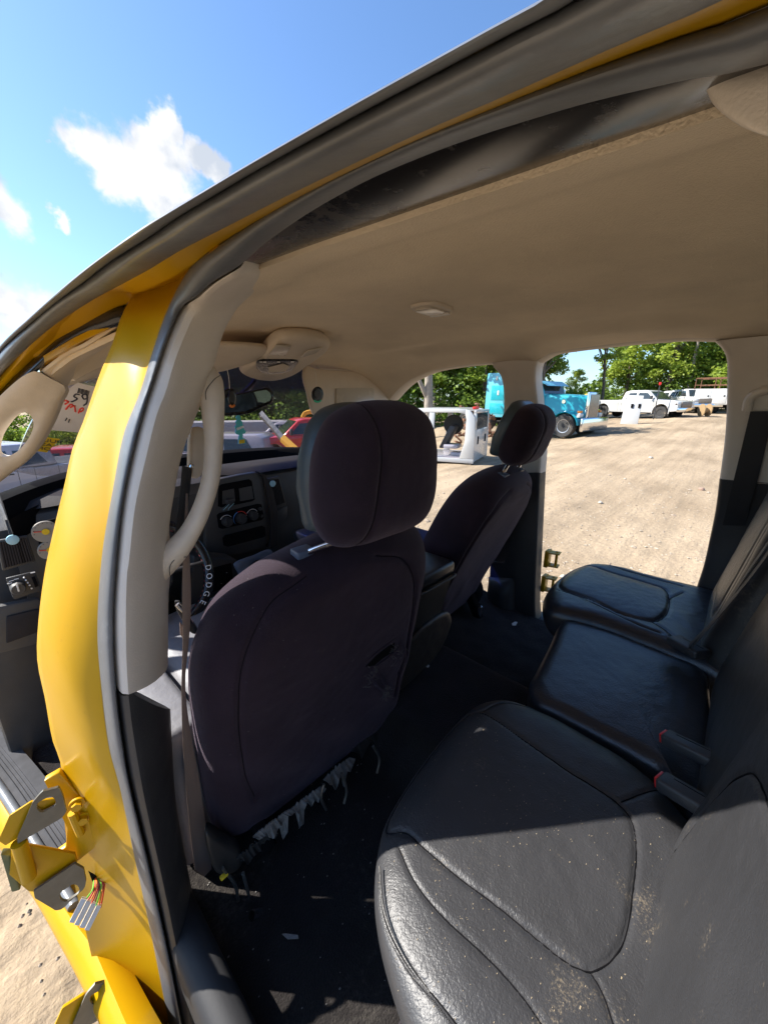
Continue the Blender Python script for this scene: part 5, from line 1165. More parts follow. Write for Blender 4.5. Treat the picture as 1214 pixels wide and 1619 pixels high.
# ================================================================ THE YARD
def dirt():
    m = bpy.data.materials.new('yard_dirt'); m.use_nodes = True; nt = m.node_tree; N = nt.nodes; L = nt.links; b = N['Principled BSDF']
    b.inputs['Roughness'].default_value = .95; b.inputs['Specular IOR Level'].default_value = .1
    tc = N.new('ShaderNodeTexCoord')
    def nz(sc, det, ro=.6, st=None):
        n = N.new('ShaderNodeTexNoise'); n.inputs['Scale'].default_value = sc; n.inputs['Detail'].default_value = det; n.inputs['Roughness'].default_value = ro
        if st:
            mp = N.new('ShaderNodeMapping'); mp.inputs['Scale'].default_value = st[0]; mp.inputs['Rotation'].default_value = (0, 0, st[1]); L.new(tc.outputs['Object'], mp.inputs['Vector']); L.new(mp.outputs[0], n.inputs['Vector'])
        else: L.new(tc.outputs['Object'], n.inputs['Vector'])
        return n
    a = nz(.35, 9); c = nz(1.0, 10, .7, ((.22, 2.6, 1), math.radians(-25))); d = nz(28, 8, .7); e = nz(6, 6, .65)
    r1 = N.new('ShaderNodeValToRGB'); r1.color_ramp.elements[0].position = .35; r1.color_ramp.elements[0].color = (.30, .23, .155, 1); r1.color_ramp.elements[1].position = .65; r1.color_ramp.elements[1].color = (.43, .335, .23, 1)
    L.new(a.outputs['Fac'], r1.inputs['Fac'])
    r2 = N.new('ShaderNodeValToRGB'); r2.color_ramp.elements[0].position = .38; r2.color_ramp.elements[0].color = (.62, .62, .62, 1); r2.color_ramp.elements[1].position = .6; r2.color_ramp.elements[1].color = (1.05, 1.05, 1.05, 1)
    L.new(c.outputs['Fac'], r2.inputs['Fac'])
    r3 = N.new('ShaderNodeValToRGB'); r3.color_ramp.elements[0].position = .3; r3.color_ramp.elements[0].color = (.72, .72, .74, 1); r3.color_ramp.elements[1].position = .62; r3.color_ramp.elements[1].color = (1.06, 1.05, 1.03, 1)
    L.new(d.outputs['Fac'], r3.inputs['Fac'])
    m1 = N.new('ShaderNodeMix'); m1.data_type = 'RGBA'; m1.blend_type = 'MULTIPLY'; m1.inputs['Factor'].default_value = .55; L.new(r1.outputs[0], m1.inputs[6]); L.new(r2.outputs[0], m1.inputs[7])
    m2 = N.new('ShaderNodeMix'); m2.data_type = 'RGBA'; m2.blend_type = 'MULTIPLY'; m2.inputs['Factor'].default_value = 1; wv = N.new('ShaderNodeTexWave'); wv.wave_type = 'BANDS'; wv.inputs['Scale'].default_value = .11; wv.inputs['Distortion'].default_value = 3.5; wv.inputs['Detail'].default_value = 4; wv.inputs['Detail Scale'].default_value = .7
    mpw = N.new('ShaderNodeMapping'); mpw.inputs['Rotation'].default_value = (0, 0, math.radians(62)); L.new(tc.outputs['Object'], mpw.inputs['Vector']); L.new(mpw.outputs[0], wv.inputs['Vector'])
    rw = N.new('ShaderNodeValToRGB'); rw.color_ramp.elements[0].position = .0; rw.color_ramp.elements[0].color = (.70, .68, .66, 1); rw.color_ramp.elements[1].position = .22; rw.color_ramp.elements[1].color = (1, 1, 1, 1); L.new(wv.outputs['Fac'], rw.inputs['Fac'])
    mw = N.new('ShaderNodeMix'); mw.data_type = 'RGBA'; mw.blend_type = 'MULTIPLY'; mw.inputs['Factor'].default_value = .4; L.new(m1.outputs[2], mw.inputs[6]); L.new(rw.outputs[0], mw.inputs[7])
    L.new(mw.outputs[2], m2.inputs[6]); L.new(r3.outputs[0], m2.inputs[7])
    L.new(m2.outputs[2], b.inputs['Base Color'])
    ad = N.new('ShaderNodeMath'); ad.operation = 'ADD'; L.new(c.outputs['Fac'], ad.inputs[0]); L.new(e.outputs['Fac'], ad.inputs[1])
    a2 = N.new('ShaderNodeMath'); a2.operation = 'MULTIPLY_ADD'; a2.inputs[1].default_value = .35; L.new(d.outputs['Fac'], a2.inputs[0]); L.new(ad.outputs[0], a2.inputs[2])
    bp = N.new('ShaderNodeBump'); bp.inputs['Strength'].default_value = .6; bp.inputs['Distance'].default_value = .045; L.new(a2.outputs[0], bp.inputs['Height']); L.new(bp.outputs[0], b.inputs['Normal'])
    return m
M['dirt'] = dirt()
def relief(x, y):
    r = math.hypot(x+.94, y); p = Vector((x, y, 0))
    a = .035*noise.noise(p*.5)+.02*noise.noise(Vector((x*.9+y*.25, y*3.2-x*.9, 5)))
    b = (.020*noise.noise(Vector((x*2.2+y*1.6, y*9-x*6, 1)))+.012*noise.noise(p*11)+.006*noise.noise(p*29))/(1+.12*r)
    return (a+b)*min(1, r*.6)
rs = [0]+[.25*1.022**k for k in range(360)]; rs = [r for r in rs if r < 500]; na = 420; vs = [Vector((-.94, 0, 0))]; fs = []
for r in rs[1:]:
    for k in range(na):
        a = 2*math.pi*k/na; x, y = -.94+r*math.sin(a), r*math.cos(a); vs.append(Vector((x, y, gz(x, y)+relief(x, y))))
for i in range(len(rs)-2):
    for k in range(na): k2 = (k+1) % na; fs.append((1+i*na+k, 1+i*na+k2, 1+(i+1)*na+k2, 1+(i+1)*na+k))
for k in range(na): fs.append((0, 1+(k+1) % na, 1+k))
g = MB().add(vs, fs).build('ground', M['dirt'], None, 180); tag(g, kind='structure')
pb = MB(); rnd = random.Random(12)
ico = [Vector(v) for v in ((0,0,1),(.9,0,.2),(.2,.8,.25),(-.75,.5,.15),(-.7,-.55,.2),(.3,-.85,.2),(0,0,-.6))]
icf = [(0,1,2),(0,2,3),(0,3,4),(0,4,5),(0,5,1),(6,2,1),(6,3,2),(6,4,3),(6,5,4),(6,1,5)]
for _ in range(5200):
    r = 2+22*rnd.random()**1.4; a = math.radians(rnd.uniform(40, 100)); x, y = -.94+r*math.sin(a), r*math.cos(a)
    s = rnd.uniform(.006, .02)*(1+(rnd.random() > .97)*1.3); z = gz(x, y)+relief(x, y)
    rot = Matrix.Rotation(rnd.uniform(0, 6), 4, 'Z'); pb.add([Vector((x, y, z))+(rot @ Vector((v.x*s*1.3, v.y*s, v.z*s*.7))) for v in ico], icf)
for _ in range(500):
    x, y = rnd.uniform(-2.6, -1.05), rnd.uniform(.3, 3.2); s = rnd.uniform(.003, .009); z = gz(x, y)+relief(x, y)
    pb.add([Vector((x, y, z))+v*s for v in ico], icf)
o = pb.build('gravel', mat('pale_pebbles', (.38, .33, .26), .9, col2=(.25, .19, .14), vscale=3), None, 0); tag(o, kind='stuff')
for (u, v, r_, s, lab) in ((1028, 726, 0, .055, 'pale fist sized stone on the dirt right of the teal truck'), (949, 795, 0, .035, 'small whitish stone on the dirt near the rear bench'), (988, 756, 0, .025, 'tiny white stone in the middle of the dirt'), (1109, 773, 0, .05, 'flat reddish stone near the rear pillar')):
    p = at(u, v, 'z', 0.0); p.z = gz(p.x, p.y)+relief(p.x, p.y)
    st = MB(); bm = bmesh.new(); bmesh.ops.create_icosphere(bm, subdivisions=3, radius=1)
    for q in bm.verts: q.co *= 1+.25*noise.noise(q.co*1.3+Vector((u, 0, 0)))+.08*noise.noise(q.co*4)
    st.add([p+Vector((q.co.x*s*1.3, q.co.y*s, q.co.z*s*.7+s*.35)) for q in bm.verts], [[q.index for q in f.verts] for f in bm.faces]); bm.free()
    o = st.build('stone', mat('stone_%d' % u, (.5, .44, .36) if u != 1109 else (.36, .24, .18), .9, bump=.6, bscale=30, var=.3), None, 60, origin=p); tag(o, lab, 'stone')

# ---- vehicle helpers; every vehicle is modelled with +X forward, +Y left, Z up
def vehicle(name, label, cat, u, v, r, ang, group=None, dz=0, az=None):
    p = gat(u, v, r); A = math.atan2(p.x-EYE.x, p.y-EYE.y)
    h = A+math.radians(90-ang) if az is None else math.radians(az)     # ang: turned towards the viewer
    h = A+math.radians(90+ang) if az is None else h
    rz = math.atan2(math.cos(h), math.sin(h))
    p.z = gz(p.x, p.y)+dz
    return thing(name, label, cat, p, rz, group)
paint = lambda n, c, r=.25: mat(n, c, r, coat=.5, dust=.35, dscale=6, dcol=(.42, .36, .28), bump=.03, bscale=5)
M['wpaint'] = paint('white_paint', (.48, .48, .47)); M['rpaint'] = paint('red_paint', (.55, .03, .03)); M['teal_paint'] = paint('teal_paint', (.012, .29, .35)); M['teal_light'] = paint('light_teal_paint', (.10, .38, .46))
M['silver'] = paint('silver_paint', (.34, .32, .36)); M['tyre'] = mat('tyre_rubber', (.03, .03, .03), .85, dust=.5, dscale=20); M['glassd'] = mat('dark_glass', (.02, .028, .03), .06, spec=.8); M['rim'] = mat('alloy_rim', (.45, .45, .46), .3, metal=.8)
M['amber'] = mat('amber_lens', (.7, .22, .02), .3); M['lampc'] = mat('clear_lamp', (.6, .6, .58), .12); M['tail'] = mat('red_lens', (.5, .02, .02), .25); M['rust'] = mat('rusty_steel', (.20, .09, .045), .85, var=.5, vscale=6, bump=.4, bscale=30); M['excav'] = paint('excavator_yellow', (.72, .36, .02), .5); M['grille'] = mat('grille_mesh', (.20, .17, .14), .5, metal=.4)
XA = Matrix.Rotation(math.radians(90), 4, 'X')
def wheel_(t, x, y, z, r, w_, holes=6, dark=False, name='wheel'):
    s = 1 if y > 0 else -1
    R_ = Matrix.Translation((x, y, z)) @ Matrix.Rotation(math.radians(-90*s), 4, 'X')
    pr = [(r*.55, -w_/2), (r*.92, -w_/2), (r, -w_*.36), (r, w_*.36), (r*.92, w_/2), (r*.60, w_*.45), (r*.57, w_*.35)]
    wo = MB().lathe(pr, R_, 30).build(name, M['tyre'], t, 40, local=True)
    rim = MB().lathe([(.001, w_*.30), (r*.16, w_*.32), (r*.20, w_*.12), (r*.45, w_*.10), (r*.53, w_*.40), (r*.58, w_*.42), (r*.58, -w_*.3), (.001, -w_*.3)], R_, 30).build('rim', M['rim' if not dark else 'dark'], wo, 30, local=True)
    hm = MB()
    for k in range(holes):
        a = 2*math.pi*k/holes; hm.lathe([(.001, 0), (r*.07, 0), (r*.07, .004), (.001, .004)], R_ @ Matrix.Translation((r*.34*math.cos(a), r*.34*math.sin(a), w_*.105)), 10)
    hm.build('rim_hole', M['black'], wo, 30, local=True); return wo
def sideprism(t, name, pts, y0, y1, m, bev=.02, taper=None, sm=40):
    b = MB().prism([Vector((x, y0, z)) for x, z in pts], (0, y1-y0, 0), bev)
    if taper:
        zt, zb, k = taper
        for v in b.v:
            if v.z > zb: v.y *= 1-(k*(v.z-zb)/(zt-zb))
    return b.build(name, M[m] if isinstance(m, str) else m, t, sm, local=True)
def arch(cx, r, z0, a0=180, a1=0, n=9): return [(cx+r*math.cos(math.radians(a0+(a1-a0)*i/n)), z0+r*math.sin(math.radians(a0+(a1-a0)*i/n))) for i in range(n+1)]

def pickup(t, pm='wpaint', L=6.2, cabx=(.3, 1.55), ext=True, bed=True):
    """front at x=+L/2; cab between, bed behind"""
    f = L/2; wx1, wx2 = f-.98, -f+1.25; W = .99
    body = [(f-.02, .55), (f, .75), (f-.02, 1.10), (f-.25, 1.20), (f-1.35, 1.24), (f-1.42, 1.26), (-f+2.35, 1.24), (-f+2.33, 1.22), (-f+.03, 1.22), (-f, 1.15), (-f, .58)]
    body = body+arch(wx2, .50, .50)+[(wx2+.6, .42), (wx1-.6, .42)]+arch(wx1, .50, .50)
    b = sideprism(t, 'body', body, -W, W, pm, .045)
    ghp = [(f-1.32, 1.24), (f-1.95, 1.80), (f-2.2, 1.87), (f-3.25, 1.86), (f-3.55, 1.78), (f-3.68, 1.24)] if ext else [(f-1.32, 1.24), (f-1.95, 1.80), (f-2.2, 1.87), (f-3.75, 1.86), (f-3.95, 1.78), (f-4.05, 1.24)]
    c = sideprism(t, 'cab', ghp, -.93, .93, pm, .05, (1.87, 1.24, .16))
    ty = lambda z: .93*(1-.16*(z-1.24)/.63)
    def win(nm, pts, s):
        e = .012
        MB().prism([Vector((x, s*(ty(z)+e*.2), z)) for x, z in pts], (0, s*e, 0), 0).build(nm, M['glassd'], c, 20, local=True)
    for s in (-1, 1):
        win('front_window', [(f-1.62, 1.30), (f-2.02, 1.70), (f-2.60, 1.72), (f-2.62, 1.30)], s)
        win('rear_window', [(f-2.74, 1.30), (f-2.74, 1.71), (f-3.22, 1.69), (f-3.42, 1.32)], s)
        sm = MB()
        for x in (f-1.45, f-2.68, f-3.62, -f+2.35): sm.box((x, s*(W-.004), .83), (.012, .012, .80))
        sm.build('door_gap', M['dark'], b, 0, local=True)
        MB().box((f-2.52, s*(W+.004), 1.12), (.16, .02, .035), .006).build('door_handle', M['dark'], b, 30, local=True)
        MB().box((f-1.62, s*(W+.10), 1.40), (.10, .20, .24), .03).build('door_mirror', M['dark'], t, 40, local=True)
        MB().box((f-.10, s*.80, .98), (.22, .34, .24), .04).build('headlight', M['lampc'], t, 40, local=True)
        MB().box((f-.10, s*.96, .97), (.16, .06, .14), .02).build('marker_lamp', M['amber'], t, 40, local=True)
        MB().box((-f+.01, s*.88, 1.0), (.05, .14, .30), .01).build('tail_light', M['tail'], t, 30, local=True)
        sideprism(t, 'wheel_arch', arch(wx1, .55, .50, 195, -15, 12)+arch(wx1, .49, .50, -15, 195, 12), s*.985, s*1.015, pm, .004)
        sideprism(t, 'wheel_arch', arch(wx2, .55, .50, 195, -15, 12)+arch(wx2, .49, .50, -15, 195, 12), s*.985, s*1.015, pm, .004)
    ws = MB().prism([Vector((f-1.36, -.78, 1.28)), Vector((f-1.36, .78, 1.28)), Vector((f-1.93, .70, 1.775)), Vector((f-1.93, -.70, 1.775))], (.012, 0, .012)); ws.build('windscreen', M['glassd'], c, 20, local=True)
    MB().prism([Vector((f-3.70, -.68, 1.32)), Vector((f-3.70, .68, 1.32)), Vector((f-3.60, .62, 1.72)), Vector((f-3.60, -.62, 1.72))], (-.012, 0, 0)).build('back_window', M['glassd'], c, 20, local=True)
    MB().box((f+.03, 0, .62), (.16, 1.96, .26), .05).build('front_bumper', M['chrome'], t, 40, local=True)
    MB().box((f+.02, 0, .95), (.06, 1.20, .34), .02).build('grille', M['grille'], t, 30, local=True)
    MB().box((-f-.05, 0, .60), (.16, 1.9, .18), .04).build('rear_bumper', M['chrome'], t, 40, local=True)
    if bed: MB().box((-f+1.18, 0, 1.205), (2.15, 1.66, .05), 0).build('bed_liner', M['dark'], b, 20, local=True)
    MB().box((0, 0, .42), (L-.8, 1.1, .16), .02).build('chassis', M['black'], t, 30, local=True)
    for x in (wx1, wx2):
        for s in (-1, 1): wheel_(t, x, s*.86, .41, .41, .26, 8, dark=True)
    return t
def suv(t, pm='silver'):
    f = 2.45; W = .95; wx1, wx2 = f-.92, -f+.95
    body = [(f, .5), (f, .95), (f-.2, 1.05), (f-1.15, 1.12), (-f+.05, 1.12), (-f, 1.0), (-f, .5)]+arch(wx2, .43, .45)+[(wx2+.5, .36), (wx1-.5, .36)]+arch(wx1, .43, .45)
    b = sideprism(t, 'body', body, -W, W, pm, .045)
    c = sideprism(t, 'cabin', [(f-1.05, 1.12), (f-1.72, 1.66), (f-2.0, 1.74), (-f+.35, 1.74), (-f+.12, 1.62), (-f+.03, 1.12)], -.90, .90, pm, .05, (1.74, 1.12, .15))
    ty = lambda z: .90*(1-.15*(z-1.12)/.62)
    for s in (-1, 1):
        for nm, p in (('front_window', [(f-1.36, 1.18), (f-1.78, 1.58), (f-2.36, 1.60), (f-2.38, 1.18)]), ('rear_window', [(f-2.5, 1.18), (f-2.48, 1.60), (f-3.25, 1.60), (f-3.3, 1.18)]), ('quarter_window', [(f-3.42, 1.18), (f-3.38, 1.60), (f-4.2, 1.59), (f-4.45, 1.18)])):
            MB().prism([Vector((x, s*(ty(z)+.003), z)) for x, z in p], (0, s*.012, 0)).build(nm, M['glassd'], c, 20, local=True)
        MB().box((f-.06, s*.72, .84), (.16, .34, .18), .03).build('headlight', M['lampc'], t, 40, local=True)
        MB().box((-f+.02, s*.80, 1.0), (.06, .14, .34), .01).build('tail_light', M['tail'], t, 30, local=True)
        MB().box((f-1.40, s*1.02, 1.22), (.09, .18, .18), .03).build('door_mirror', M[pm], t, 40, local=True)
        for x in (wx1, wx2): wheel_(t, x, s*.82, .37, .37, .24, 6)
    MB().prism([Vector((f-1.10, -.76, 1.16)), Vector((f-1.10, .76, 1.16)), Vector((f-1.70, .68, 1.63)), Vector((f-1.70, -.68, 1.63))], (.012, 0, .012)).build('windscreen', M['glassd'], c, 20, local=True)
    MB().box((f+.03, 0, .55), (.14, 1.85, .24), .05).build('front_bumper', M['dark'], t, 40, local=True)
    MB().box((f+.0, 0, .84), (.05, .95, .18), .02).build('grille', M['grille'], t, 30, local=True)
    return t
# white extended-cab pickup beyond the yard
t = pickup(vehicle('parked_pickup', 'white extended cab pickup parked beyond the teal truck, chrome bumper to the right', 'pickup truck', 1003, 660, 33.5, 30))
white_pu = t
# teal long-nose tractor unit
t = vehicle('semi_truck', 'teal long nosed semi truck tractor with tall sleeper and chrome bumper', 'semi truck', 906, 694, 21.0, 27)
# local origin on the front axle, ground level
W = 1.02
hood = MB(); rings = []
for x, w_, zt, zb in ((.62, .47, 1.86, .80), (.60, .49, 1.90, .78), (.0, .60, 1.93, .82), (-.7, .74, 1.97, .85), (-1.25, .86, 2.0, .85)):
    rings.append([Vector((x, -w_, zb)), Vector((x, -w_, zt-.22)), Vector((x, -w_*.86, zt-.05)), Vector((x, -w_*.5, zt)), Vector((x, w_*.5, zt)), Vector((x, w_*.86, zt-.05)), Vector((x, w_, zt-.22)), Vector((x, w_, zb))])
hood.loft(rings).build('bonnet', M['teal_paint'], t, 35, local=True)
MB().box((.68, 0, 1.42), (.14, 1.02, 1.24), .05).build('grille_surround', M['chrome'], t, 30, local=True)
gr = MB().box((.755, 0, 1.41), (.02, .84, 1.06), .01).build('grille', M['grille'], t, 30, local=True)
for k in range(14): MB().box((.772, -.38+.76*k/13, 1.41), (.012, .014, 1.04), 0).build('grille_bar', M['chrome'], gr, 0, local=True)
MB().box((.88, 0, .62), (.18, 2.40, .60), .07, seg=3).build('front_bumper', M['chrome'], t, 40, local=True)
for s in (-1, 1):
    fe = MB(); rings = []
    for a in np.linspace(8, 172, 18):
        ar = math.radians(a); rr = .70
        x, z = rr*math.cos(ar)+.02, .50+rr*math.sin(ar)
        rings.append([Vector((x*k, s*y, .50+(z-.50)*k)) for k, y in ((1.0, .52), (1.03, .80), (1.0, 1.12), (.93, 1.17), (.90, 1.12), (.95, .80), (.94, .52))])
    fe.loft(rings).build('mudguard', M['teal_paint'], t, 50, local=True)
    MB().box((.62, s*.90, 1.02), (.18, .34, .20), .05).build('headlight', M['lampc'], t, 40, local=True)
    MB().box((.60, s*.90, 1.18), (.16, .20, .10), .02).build('indicator_lamp', M['amber'], t, 30, local=True)
    wheel_(t, 0, s*1.0, .53, .53, .30, 10)
    for x in (-4.6, -5.9): wheel_(t, x, s*.95, .53, .53, .50, 10)
    MB().tube([(-2.95, s*1.16, 1.2), (-2.95, s*1.16, 2.95), (-3.02, s*1.16, 3.12)], .085, 16, 14).build('exhaust_stack', M['chrome'], t, 60, local=True)
    MB().lathe([(.001, 0), (.33, 0), (.33, 1.2), (.001, 1.2)], Matrix.Translation((-2.6, s*1.0, .62)) @ Matrix.Rotation(math.radians(90), 4, 'Y'), 24).build('fuel_tank', M['chrome'], t, 40, local=True)
    MB().box((-1.42, s*1.22, 1.95), (.08, .20, .50), .03).build('door_mirror', M['chrome'], t, 40, local=True)
    MB().lathe([(.001, 0), (.09, 0), (.09, .03), (.001, .03)], Matrix.Translation((-.35, s*.66, 1.62)) @ Matrix.Rotation(math.radians(-90*s), 4, 'X'), 20).build('bonnet_badge', M['chrome'], t, 40, local=True)
cabp = sideprism(t, 'cab', [(-1.22, .75), (-1.22, 1.98), (-1.42, 2.45), (-1.6, 2.58), (-2.75, 2.62), (-2.80, .75)], -W, W, 'teal_paint', .06)
MB().prism([Vector((-1.235, -.88, 1.98)), Vector((-1.235, .88, 1.98)), Vector((-1.425, .85, 2.42)), Vector((-1.425, -.85, 2.42))], (.015, 0, .01)).build('windscreen', M['glassd'], cabp, 20, local=True)
MB().prism([Vector((-1.08, -.98, 2.34)), Vector((-1.08, .98, 2.34)), Vector((-1.46, .98, 2.56)), Vector((-1.46, -.98, 2.56))], (-.01, 0, .02)).build('sun_shield', M['teal_light'], t, 20, local=True)
for s in (-1, 1):
    MB().prism([Vector((-1.42, s*(W+.002), 1.72)), Vector((-1.52, s*(W+.002), 2.36)), Vector((-2.25, s*(W+.002), 2.38)), Vector((-2.25, s*(W+.002), 1.72))], (0, s*.012, 0)).build('side_window', M['glassd'], cabp, 20, local=True)
    MB().box((-1.95, s*(W+.006), 1.50), (.14, .02, .04), .005).build('door_handle', M['chrome'], cabp, 30, local=True)
sl = sideprism(t, 'sleeper', [(-2.84, .80), (-2.84, 2.66), (-3.05, 2.98), (-3.3, 3.06), (-4.55, 3.06), (-4.60, .80)], -1.12, 1.12, 'teal_light', .05)
for s in (-1, 1):
    MB().box((-3.75, s*1.125, 2.05), (.9, .02, .75), .01).build('sleeper_panel', M['teal_paint'], sl, 30, local=True)
    MB().box((-3.75, s*1.14, 2.05), (.12, .02, .24), .02).build('panel_latch', M['wpaint'], sl, 30, local=True)
    MB().box((-3.9, s*1.14, 2.78), (.12, .02, .20), .02).build('panel_latch', M['wpaint'], sl, 30, local=True)
    MB().box((-3.75, s*1.125, 1.25), (1.0, .02, .55), .01).build('locker_door', M['teal_paint'], sl, 30, local=True)
MB().box((-3.5, 0, .72), (6.4, .85, .24), .02).build('chassis', M['black'], t, 30, local=True)

# stripped white cab standing on the ground
t = vehicle('cab_shell', 'stripped white crew cab shell without doors standing on the dirt', 'cab shell', 747.5, 735, 10.7, 0, az=-17, dz=.02)
# local: rear near corner (left-rear seen from here is the right side, y<0) at origin
L_, Wc, H_ = 2.75, 1.85, 1.47
y0 = 0.0                                                   # near side plane; the cab extends to y = +Wc... away from the viewer
def csp(name, pts, ya, yb, m, bev=.012, parent=None):
    b = MB().prism([Vector((x, ya, z)) for x, z in pts], (0, yb-ya, 0), bev); return b.build(name, M[m] if isinstance(m, str) else m, parent or t, 30, local=True)
SG = 1
def side_frame(ya, nm):
    o = MB(); th = .07 if ya < .5 else -.07
    outer = [(0, .02), (0, .75), (.03, 1.25), (.16, 1.42), (.5, H_), (1.7, H_), (2.05, 1.40), (2.75, .98), (2.95, .92), (2.98, .02)]
    def rim(h): pass
    # built from posts and rails that butt together around the two door openings
    P_ = []
    P_.append([(0, .14), (0, .75), (.03, 1.25), (.16, 1.42), (.30, 1.46), (.30, 1.34), (.26, 1.20), (.27, .60), (.40, .14)])            # rear quarter
    P_.append([(.30, 1.46), (.5, H_), (1.7, H_), (2.05, 1.40), (2.0, 1.30), (1.68, 1.36), (.5, 1.37), (.30, 1.34)])                        # roof rail
    P_.append([(2.05, 1.40), (2.75, .98), (2.95, .92), (2.78, .84), (2.62, .90), (2.0, 1.30)])                                           # screen pillar
    P_.append([(1.20, .14), (1.16, .8), (1.14, 1.365), (1.30, 1.365), (1.33, .8), (1.40, .14)])                                             # middle post
    P_.append([(0, .02), (0, .14), (2.98, .14), (2.98, .02)])                                                                         # sill
    P_.append([(2.62, .14), (2.60, .88), (2.78, .84), (2.98, .90), (2.98, .14)])
    for p in P_: o.prism([Vector((x, ya, z)) for x, z in p], (0, th, 0), .012)
    o.build(nm, M['wpaint'], t, 30, local=True)
side_frame(0.0, 'side_frame'); side_frame(Wc, 'side_frame')
csp('roof_skin', [(.16, 1.43), (.5, H_+.005), (1.7, H_+.005), (2.05, 1.405), (2.05, 1.385), (1.7, H_-.02), (.5, H_-.02), (.16, 1.41)], .06, Wc-.06, 'wpaint', 0)
bwl = MB()
for zz0, zz1, ya, yb in ((.05, .92, 0.06, Wc-.06), (1.36, 1.43, .06, Wc-.06), (.92, 1.36, .06, .18), (.92, 1.36, Wc-.18, Wc-.06)):
    bwl.box((.04, (ya+yb)/2, (zz0+zz1)/2), (.07, yb-ya, zz1-zz0), .01)
bw_ = bwl.build('back_wall', M['wpaint'], t, 30, local=True)
MB().box((.02, Wc/2, 1.14), (.01, Wc-.38, .42), 0).build('back_window', M['glassd'], bw_, 20, local=True)
for y in (.42, Wc-.45): MB().box((.0, y, .62), (.02, .12, .22), .01).build('wall_vent', M['black'], bw_, 20, local=True)
MB().box((1.45, Wc/2, .10), (2.6, Wc-.16, .08), .01).build('cab_floor', M['silver'], t, 30, local=True)
MB().box((2.62, Wc/2, .55), (.2, Wc-.2, .7), .05).build('dash_panel', M['dark'], t, 30, local=True)
MB().box((.75, .55, .42), (.42, .5, .12), .04).build('loose_seat', M['silver'], t, 40, local=True)
MB().prism([Vector((.95, .35, .35)), Vector((1.12, .35, .35)), Vector((.80, .35, 1.02)), Vector((.62, .35, .98))], (0, .42, 0), .05).build('loose_backrest', M['dark'], t, 40, local=True)
MB().box((.62, .62, .16), (.35, .3, .18), .04).build('loose_box', M['silver'], t, 40, local=True)
wl_ = wheel_(t, .85, .9, 1.0, .28, .18, 6); 
for k, y in enumerate((.25, .45)): MB().box((.10, y, H_+.02), (.10, .14, .07), .01).build('roof_light', M['tail'], t, 30, local=True)
for ch in [o for o in bpy.data.objects if o.parent == t] + [o for o in bpy.data.objects if o.parent and o.parent.parent == t]:
    ch.data.transform(Matrix.Diagonal((1, -1, 1, 1))); ch.data.flip_normals()
# rusty scrap heap behind the shell
sc_ = vehicle('scrap_heap', 'rusty heap of twisted scrap behind the white cab shell', 'scrap heap', 754, 700, 16.5, 0)
rnd = random.Random(3); hb = MB()
for _ in range(70):
    p = Vector((rnd.gauss(0, .45), rnd.gauss(0, .45), 0)); p.z = rnd.uniform(.2, 1.75)*(1-min(1, p.length*.55)); q = p+Vector((rnd.uniform(-.5, .5), rnd.uniform(-.5, .5), rnd.uniform(-.25, .35)))
    hb.tube([p, p.lerp(q, .5)+Vector((0, 0, rnd.uniform(-.1, .1))), q], rnd.uniform(.02, .06), 5, 4, squash=rnd.uniform(.3, 2))
o = hb.build('scrap_metal', M['rust'], sc_, 30, local=True); o['kind'] = 'stuff'
# white tailgate panel leaning in front of the pickup
t = vehicle('leaning_panel', 'tall white panel with two dark slots leaning against the white pickup', 'panel', 994, 668, 27, 5)
MB().prism([Vector((-.44, 0, 0)), Vector((.44, 0, 0)), Vector((.48, .30, 1.60)), Vector((-.34, .30, 1.64))], (0, .05, 0), .02).build('panel_sheet', M['wpaint'], t, 30, local=True)
for x in (-.06, .30): MB().prism([Vector((x, .145, .92)), Vector((x+.13, .145, .92)), Vector((x+.13, .185, 1.15)), Vector((x, .185, 1.15))], (0, -.02, 0), .005).build('panel_slot', M['black'], t, 20, local=True)
# service truck with a rack, partly behind the rear pillar
t = vehicle('service_truck', 'white box bodied service truck with an orange rack beside the rear pillar', 'service truck', 1152, 648, 40, 8)
MB().box((-.6, 0, 1.25), (3.0, 2.0, 1.15), .04).build('utility_body', M['wpaint'], t, 30, local=True)
for k in range(3):
    for s in (-1, 1): MB().box((-1.55+k*.95, s*1.01, 1.25), (.88, .02, 1.0), .01).build('locker_door', M['wpaint'], t, 30, local=True)
    for s in (-1, 1): MB().box((-1.25+k*.95, s*1.03, 1.3), (.10, .02, .12), .01).build('locker_latch', M['dark'], t, 30, local=True)
sideprism(t, 'cab', [(.95, .55), (.95, 1.5), (1.25, 1.95), (1.9, 2.0), (2.5, 1.5), (3.3, 1.3), (3.4, .6)], -.95, .95, 'wpaint', .05)
MB().prism([Vector((1.25, -.965, 1.45)), Vector((1.4, -.965, 1.85)), Vector((1.85, -.965, 1.85)), Vector((2.2, -.965, 1.45))], (0, 1.93, 0)).build('cab_window', M['glassd'], t, 20, local=True)
rk = MB()
for s in (-1, 1):
    rk.tube([(-2.2, s*.9, 2.6), (1.4, s*.9, 2.6)], .04, 6, 2); rk.tube([(-2.2, s*.9, 2.1), (1.4, s*.9, 2.1)], .03, 6, 2)
    for x in (-2.2, -1, .2, 1.4): rk.tube([(x, s*.9, 1.8), (x, s*.9, 2.6)], .035, 6, 2)
for x in (-2.2, 1.4): rk.tube([(x, -.9, 2.6), (x, .9, 2.6)], .035, 6, 2)
rk.build('ladder_rack', M['rust'], t, 30, local=True)
for x in (-1.4, 2.6):
    for s in (-1, 1): wheel_(t, x, s*.85, .42, .42, .28, 8)
MB().box((.3, 0, .55), (5.6, 1.0, .2), .02).build('chassis', M['black'], t, 30, local=True)
rl = vehicle('cable_reel', 'small wooden cable reel left of the white service truck', 'cable reel', 1115, 645, 33, 60)
